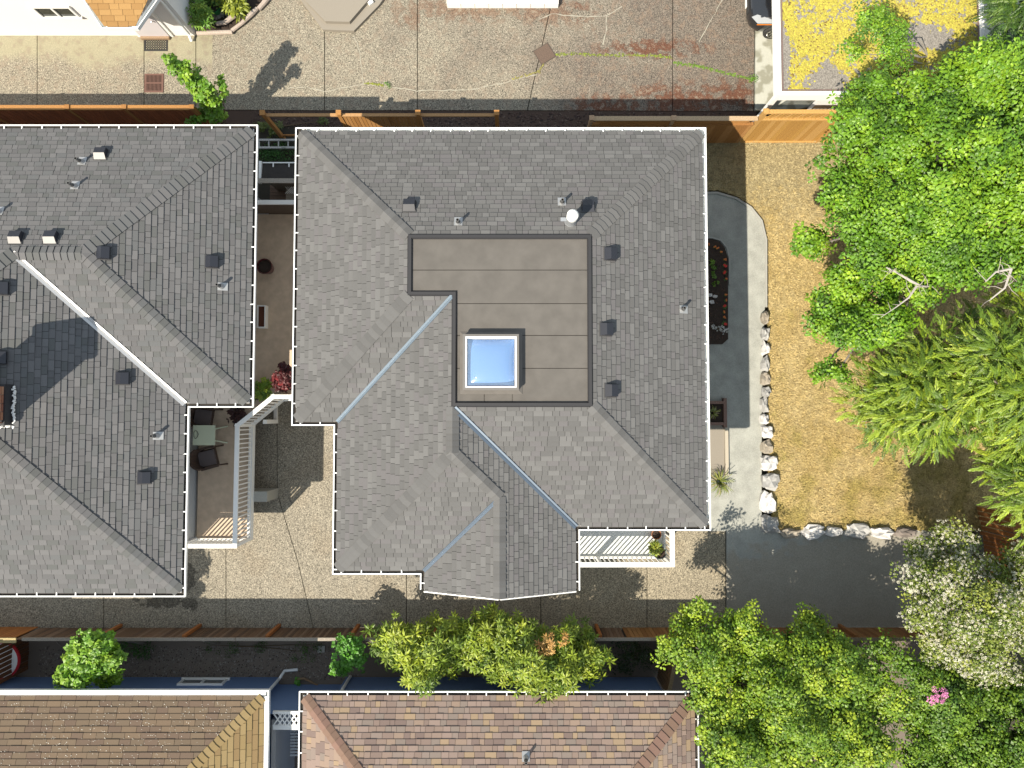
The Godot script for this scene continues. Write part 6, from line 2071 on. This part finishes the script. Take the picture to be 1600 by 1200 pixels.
	shrub("shrub", "round-leaved green shrub at the left end of the rhododendron hedge", Vector3(-4.979, 0, 7.444), [[Vector3(-4.643, 1.5, 6.614), 0.28], [Vector3(-4.513, 1.5, 6.9), 0.3], [Vector3(-4.922, 1.3, 7.185), 0.2], [Vector3(-4.428, 1.4, 6.574), 0.2]], 110, 0.15, [rgb(0.05, 0.17, 0.012), rgb(0.1, 0.28, 0.02)], palm)
	shrub("shrub", "low dark green weeds below the weathered fence", Vector3(-11.429, 0, 7.155), [[Vector3(-11.546, 0.15, 7.068), 0.25], [Vector3(-11.157, 0.15, 7.126), 0.22], [Vector3(-11.864, 0.1, 7.104), 0.2]], 60, 0.12, [rgb(0.03, 0.09, 0.01), rgb(0.05, 0.14, 0.015)], small)
	shrub("shrub", "patchy weeds along the yard side of the fence", Vector3(-8.012, 0, 7.059), [[Vector3(-9.177, 0.02, 7.014), 0.2], [Vector3(-8.395, 0.02, 7.053), 0.25], [Vector3(-7.614, 0.02, 7.091), 0.2], [Vector3(-6.441, 0.02, 7.206), 0.3], [Vector3(-5.857, 0.02, 7.014), 0.2]], 40, 0.1, [rgb(0.04, 0.08, 0.012), rgb(0.06, 0.12, 0.02)], small)
	shrub("shrub", "dark green ivy in the shaded side yard under the ladder", Vector3(-7.553, 0, -8.178), [[Vector3(-7.659, 0.1, -8.141), 0.22], [Vector3(-7.379, 0.1, -8.181), 0.25], [Vector3(-7.016, 0.1, -8.079), 0.22], [Vector3(-7.82, 0.1, -8.222), 0.2]], 90, 0.1, [rgb(0.02, 0.08, 0.01), rgb(0.035, 0.13, 0.015)], small)
	shrub("shrub", "weedy grass clump at the foot of the open fence", Vector3(-7.263, 0, -9.079), [[Vector3(-7.873, 0.1, -9.038), 0.15], [Vector3(-7.43, 0.1, -8.956), 0.2], [Vector3(-5.927, 0.1, -9.201), 0.12]], 70, 0.13, [rgb(0.05, 0.08, 0.012), rgb(0.1, 0.14, 0.02)], whorl)
	shrub("shrub", "dark leafy undergrowth between hedge and lower right tree", Vector3(3.71, 0, 7.444), [[Vector3(3.516, 0.6, 6.904), 0.3], [Vector3(4.007, 0.5, 7.274), 0.25], [Vector3(3.354, 0.4, 7.497), 0.25]], 60, 0.14, [rgb(0.02, 0.04, 0.008), rgb(0.035, 0.06, 0.012)], small)
	shrub("tuft", "small green weed in the driveway crack", Vector3(-3.945, 0, -10.416), [[Vector3(-3.939, 0.03, -10.402), 0.07]], 300, 0.07, [rgb(0.06, 0.2, 0.015), rgb(0.1, 0.26, 0.02)], small)
	shrub("tuft", "green weed at the corner of the pale concrete strip", Vector3(7.649, 0, -10.602), [[Vector3(7.639, 0.03, -10.588), 0.1]], 260, 0.07, [rgb(0.08, 0.2, 0.015), rgb(0.14, 0.28, 0.02)], small)
	# rockery plants
	var p := Vector3(-9.791, 0, -12.55)
	pot("plant_pot", "terracotta pot holding the bushy green plant by the white house", p, 0.26, 0.3, M.terracotta)
	shrub("potted_plant", "bushy green plant in terracotta pot by the white house", p + Vector3(0, 0.25, 0), [[Vector3(-9.588, 0.55, -12.358), 0.25]], 230, 0.17, [rgb(0.04, 0.12, 0.01), rgb(0.1, 0.22, 0.015), rgb(0.22, 0.3, 0.03)], whorl)
	pot("plant_pot", "glossy green plastic pot in the rockery", Vector3(-9.348, 0, -12.779), 0.17, 0.28, M.green_plastic)
	shrub("fern", "yellow-green spiky fern at the top of the rockery", Vector3(-8.699, 0, -12.883), [[Vector3(-8.642, 0.25, -12.819), 0.22], [Vector3(-8.988, 0.3, -13.077), 0.25]], 110, 0.3, [rgb(0.16, 0.2, 0.02), rgb(0.28, 0.32, 0.03)], whorl)
	shrub("shrub", "leafy green bush cut off by the top edge beside the white house", Vector3(-9.924, 0, -13.174), [[Vector3(-9.745, 0.4, -12.976), 0.3], [Vector3(-9.348, 0.4, -13.099), 0.3]], 130, 0.14, [rgb(0.04, 0.1, 0.01), rgb(0.1, 0.2, 0.015)], small)
	# deck plants
	p = Vector3(-7.35, 1.214, -0.607)
	pot("plant_pot", "dark pot holding the green leafy plant in the deck corner", p, 0.17, 0.3, M.wicker)
	shrub("potted_plant", "green and yellow leafy plant in the deck corner by the railing", p + Vector3(0, 0.28, 0), [[Vector3(-7.181, 1.696, -0.685), 0.22], [Vector3(-7.035, 1.643, -0.778), 0.14]], 170, 0.13, [rgb(0.05, 0.13, 0.01), rgb(0.16, 0.28, 0.02), rgb(0.3, 0.34, 0.03)], palm)
	p = Vector3(-6.641, 1.214, -0.87)
	pot("plant_pot", "terracotta pot under the red-leaved maple on the deck", p, 0.18, 0.3, M.terracotta)
	shrub("potted_maple", "dark red-leaved small maple in a pot on the sunny deck", p + Vector3(0, 0.28, 0), [[Vector3(-6.477, 2.071, -1.014), 0.2], [Vector3(-6.301, 2.179, -1.17), 0.18], [Vector3(-6.654, 1.857, -0.843), 0.14], [Vector3(-6.294, 1.964, -0.911), 0.18], [Vector3(-6.324, 2.393, -1.335), 0.08]], 150, 0.12, [rgb(0.035, 0.006, 0.008), rgb(0.1, 0.012, 0.014), rgb(0.22, 0.025, 0.03)], palm)
	p = Vector3(-7.845, 1.214, 0.03)
	pot("plant_pot", "small dark pot at the inside corner of the deck railing", p, 0.15, 0.25, M.wicker)
	shrub("potted_plant", "dark red leafy plant at the inside corner of the deck", p + Vector3(0, 0.24, 0), [[Vector3(-7.849, 1.643, -0.008), 0.2]], 170, 0.12, [rgb(0.02, 0.006, 0.006), rgb(0.06, 0.01, 0.012)], palm)
	# balcony pots
	p = Vector3(4.259, 1, 3.966)
	pot("plant_pot", "round bluish pot with a spiky plant on the white balcony", p, 0.19, 0.36, mat(rgb(0.16, 0.19, 0.18), 0.5))
	shrub("potted_plant", "spiky green and yellow plant in round pot on the balcony", p + Vector3(0, 0.33, 0), [[Vector3(4.125, 1.482, 3.82), 0.1]], 500, 0.16, [rgb(0.05, 0.12, 0.01), rgb(0.2, 0.28, 0.03), rgb(0.36, 0.34, 0.04)], whorl)
	pot("plant_pot", "orange terracotta pot tucked under the eave on the balcony", Vector3(4.188, 1, 3.463), 0.14, 0.26, M.terracotta)
	# path plants
	grassy("spiky_plant", "spiky grass-like plant with long arching blades beside the path", Vector3(6.356, 0, 2.043), 0.42, 90)
	grassy("spiky_plant", "shaded grass-like plant in the timber planter", Vector3(6.162, 0.08, -0.067), 0.22, 50)
	# flower bed
	var spots := [Vector3(6.115, 0.05, -5.299), Vector3(6.314, 0.05, -5.238), Vector3(6.393, 0.05, -5.198), Vector3(6.511, 0.05, -5.077), Vector3(6.628, 0.05, -4.835), Vector3(6.626, 0.05, -4.654), Vector3(6.623, 0.05, -4.433), Vector3(6.64, 0.05, -4.212), Vector3(6.634, 0.05, -3.73), Vector3(6.631, 0.05, -3.55), Vector3(6.609, 0.05, -3.349), Vector3(6.587, 0.05, -3.189), Vector3(6.585, 0.05, -3.029), Vector3(6.582, 0.05, -2.849)]
	var say := ["first", "second", "third", "fourth", "fifth", "sixth", "seventh", "eighth", "ninth", "tenth", "eleventh", "twelfth", "thirteenth", "fourteenth"]
	for i in spots.size():
		var red := i in [5, 6, 10, 13]
		flower("%s bedding flower at the bed edge, %s from the top" % ["bright red" if red else "orange", say[i]], spots[i], rgb(0.5, 0.03, 0.02) if red else rgb(0.5, 0.14, 0.03), 0.075 if red else 0.05)
	var gs := [Vector3(6.208, 0.05, -4.755), Vector3(6.285, 0.05, -4.573), Vector3(6.283, 0.05, -4.352), Vector3(6.319, 0.05, -4.071)]
	for i in gs.size(): shrub("seedling", "small green plant in the flower bed, %s from the top" % say[i], gs[i], [[gs[i] + Vector3(0, 0.04, 0), 0.06]], 260, 0.09, [rgb(0.07, 0.16, 0.015), rgb(0.13, 0.24, 0.02)], palm)
	shrub("white_flowers", "low drift of small white flowers at the bottom of the bed", Vector3(6.48, 0.05, -2.63), [[Vector3(6.235, 0.08, -2.766), 0.08], [Vector3(6.393, 0.08, -2.706), 0.09], [Vector3(6.551, 0.08, -2.626), 0.1], [Vector3(6.63, 0.08, -2.606), 0.07]], 200, 0.05, [rgb(0.6, 0.6, 0.58), rgb(0.7, 0.7, 0.68)], fl)
	shrub("seedling", "tiny bright green plant inside the bent log by the blue wall", Vector3(-6.474, 0, 8.135), [[Vector3(-6.45, 0.08, 8.105), 0.1]], 200, 0.1, [rgb(0.06, 0.24, 0.02), rgb(0.1, 0.3, 0.03)], palm)

func shrub(called: String, label: String, p: Vector3, lumps: Array, per: float, size: float, cols: Array, mesh: Mesh) -> void:
	var o := thing(called, label, "tree" if called == "potted_maple" else ("flowers" if called == "white_flowers" else "plant"), p)
	var k := MB.new()
	for L in lumps:
		k.tube([p, p.lerp(L[0], 0.6) + Vector3(rr(-0.03, 0.03), 0.03, rr(-0.03, 0.03)), L[0]], [0.016, 0.011, 0.005], rgb(0.14, 0.1, 0.06), 5)
	part("stem", k, M.bark, o)
	if cols.size() == 1: cols = [cols[0], cols[0]]
	var d := dress(lumps, per, size, cols, 0.9, false)
	multi("foliage", mesh, d[0], d[1], o)

func grassy(called: String, label: String, p: Vector3, r: float, n: int) -> void:
	var o := thing(called, label, "plant", p)
	var b := MB.new()
	for i in n:
		var a := rr(0, TAU)
		var d := Vector3(cos(a), 0, sin(a))
		var l := r * rr(0.5, 1.25)
		var s := d.cross(Vector3.UP) * 0.008
		var q := [p + d * 0.04, p + d * l * 0.35 + Vector3.UP * l * 0.7, p + d * l * 0.75 + Vector3.UP * l * 0.75, p + d * l + Vector3.UP * l * 0.4]
		var col := rgb(0.08, 0.14, 0.015).lerp(rgb(0.25, 0.26, 0.05), rng.randf()) if rng.randf() < 0.8 else rgb(0.3, 0.24, 0.13)
		for k in 3:
			b.quad(q[k] - s, q[k] + s, q[k + 1] + s * (0.3 if k == 2 else 1.0), q[k + 1] - s * (0.3 if k == 2 else 1.0), col)
	part("blades", b, M.leaf, o)

func flower(label: String, p: Vector3, col: Color, r: float) -> void:
	var o := thing("flower", label, "flower", p, "bedding flowers along the bed edge")
	var k := MB.new()
	for i in 6:
		var a := TAU * i / 6.0 + rr(-0.3, 0.3)
		leaf_blade(k, p, Vector3(cos(a), 0.35, sin(a)).normalized(), Vector3.UP, r * 1.3, r * 0.3, 0.01, rgb(0.04, 0.1, 0.015))
	part("leaves", k, M.leaf, o)
	k = MB.new()
	for j in 3:
		var c := p + Vector3(rr(-0.6, 0.6) * r, 0.07 + 0.015 * j, rr(-0.6, 0.6) * r)
		for i in 7:
			var a := TAU * i / 7.0
			leaf_blade(k, c, Vector3(cos(a), 0.25, sin(a)).normalized(), Vector3.UP, r * 0.62, r * 0.24, 0.006, col * rr(0.8, 1.3))
	part("petals", k, M.petal, o)
func extras() -> void:
	M.aggregate = mat(rgb(0.3, 0.27, 0.225), 0.95, M.grain, 0.55)
	fences()
	decks()
	white_house()
	boulders()
	carport_and_car()
	yard_things()
	plants()


func _ready() -> void:
	rng.seed = 20240
	# camera: a drone almost straight above the middle house
	var cam := Camera3D.new()
	cam.name = "camera"
	cam.position = Vector3(0, 22, 0)
	cam.rotation_degrees = Vector3(-87.5, 0, 0)
	cam.fov = 56.83
	cam.far = 1200.0
	add_child(cam)
	cam.current = true
	var env := Environment.new()
	env.background_mode = Environment.BG_SKY
	var sky := Sky.new()
	var sm := ProceduralSkyMaterial.new()
	sm.sky_top_color = Color(0.60, 0.645, 0.69)
	sm.sky_horizon_color = Color(0.86, 0.86, 0.85)
	sm.ground_horizon_color = Color(0.45, 0.5, 0.5)
	sm.ground_bottom_color = Color(0.2, 0.2, 0.18)
	sm.sky_curve = 0.12
	sm.sun_angle_max = 0.0
	sky.sky_material = sm
	env.sky = sky
	env.background_energy_multiplier = 1.15
	env.tonemap_mode = Environment.TONE_MAPPER_LINEAR
	env.tonemap_exposure = 1.66
	env.sdfgi_enabled = true
	env.ssao_enabled = true
	env.ssil_enabled = true
	var we := WorldEnvironment.new()
	we.name = "world_environment"
	we.environment = env
	add_child(we)
	var sun := DirectionalLight3D.new()
	sun.name = "sun"
	sun.light_energy = 1.6
	sun.light_color = Color(1.0, 0.955, 0.88)
	sun.light_angular_distance = 0.5
	sun.shadow_enabled = true
	add_child(sun)
	sun.look_at_from_position(Vector3(0, 30, 0), Vector3(0.59, 29, -0.64), Vector3.UP)

	make_materials()
	ground()
	main_house()
	west_house()
	south_houses()
	extras()
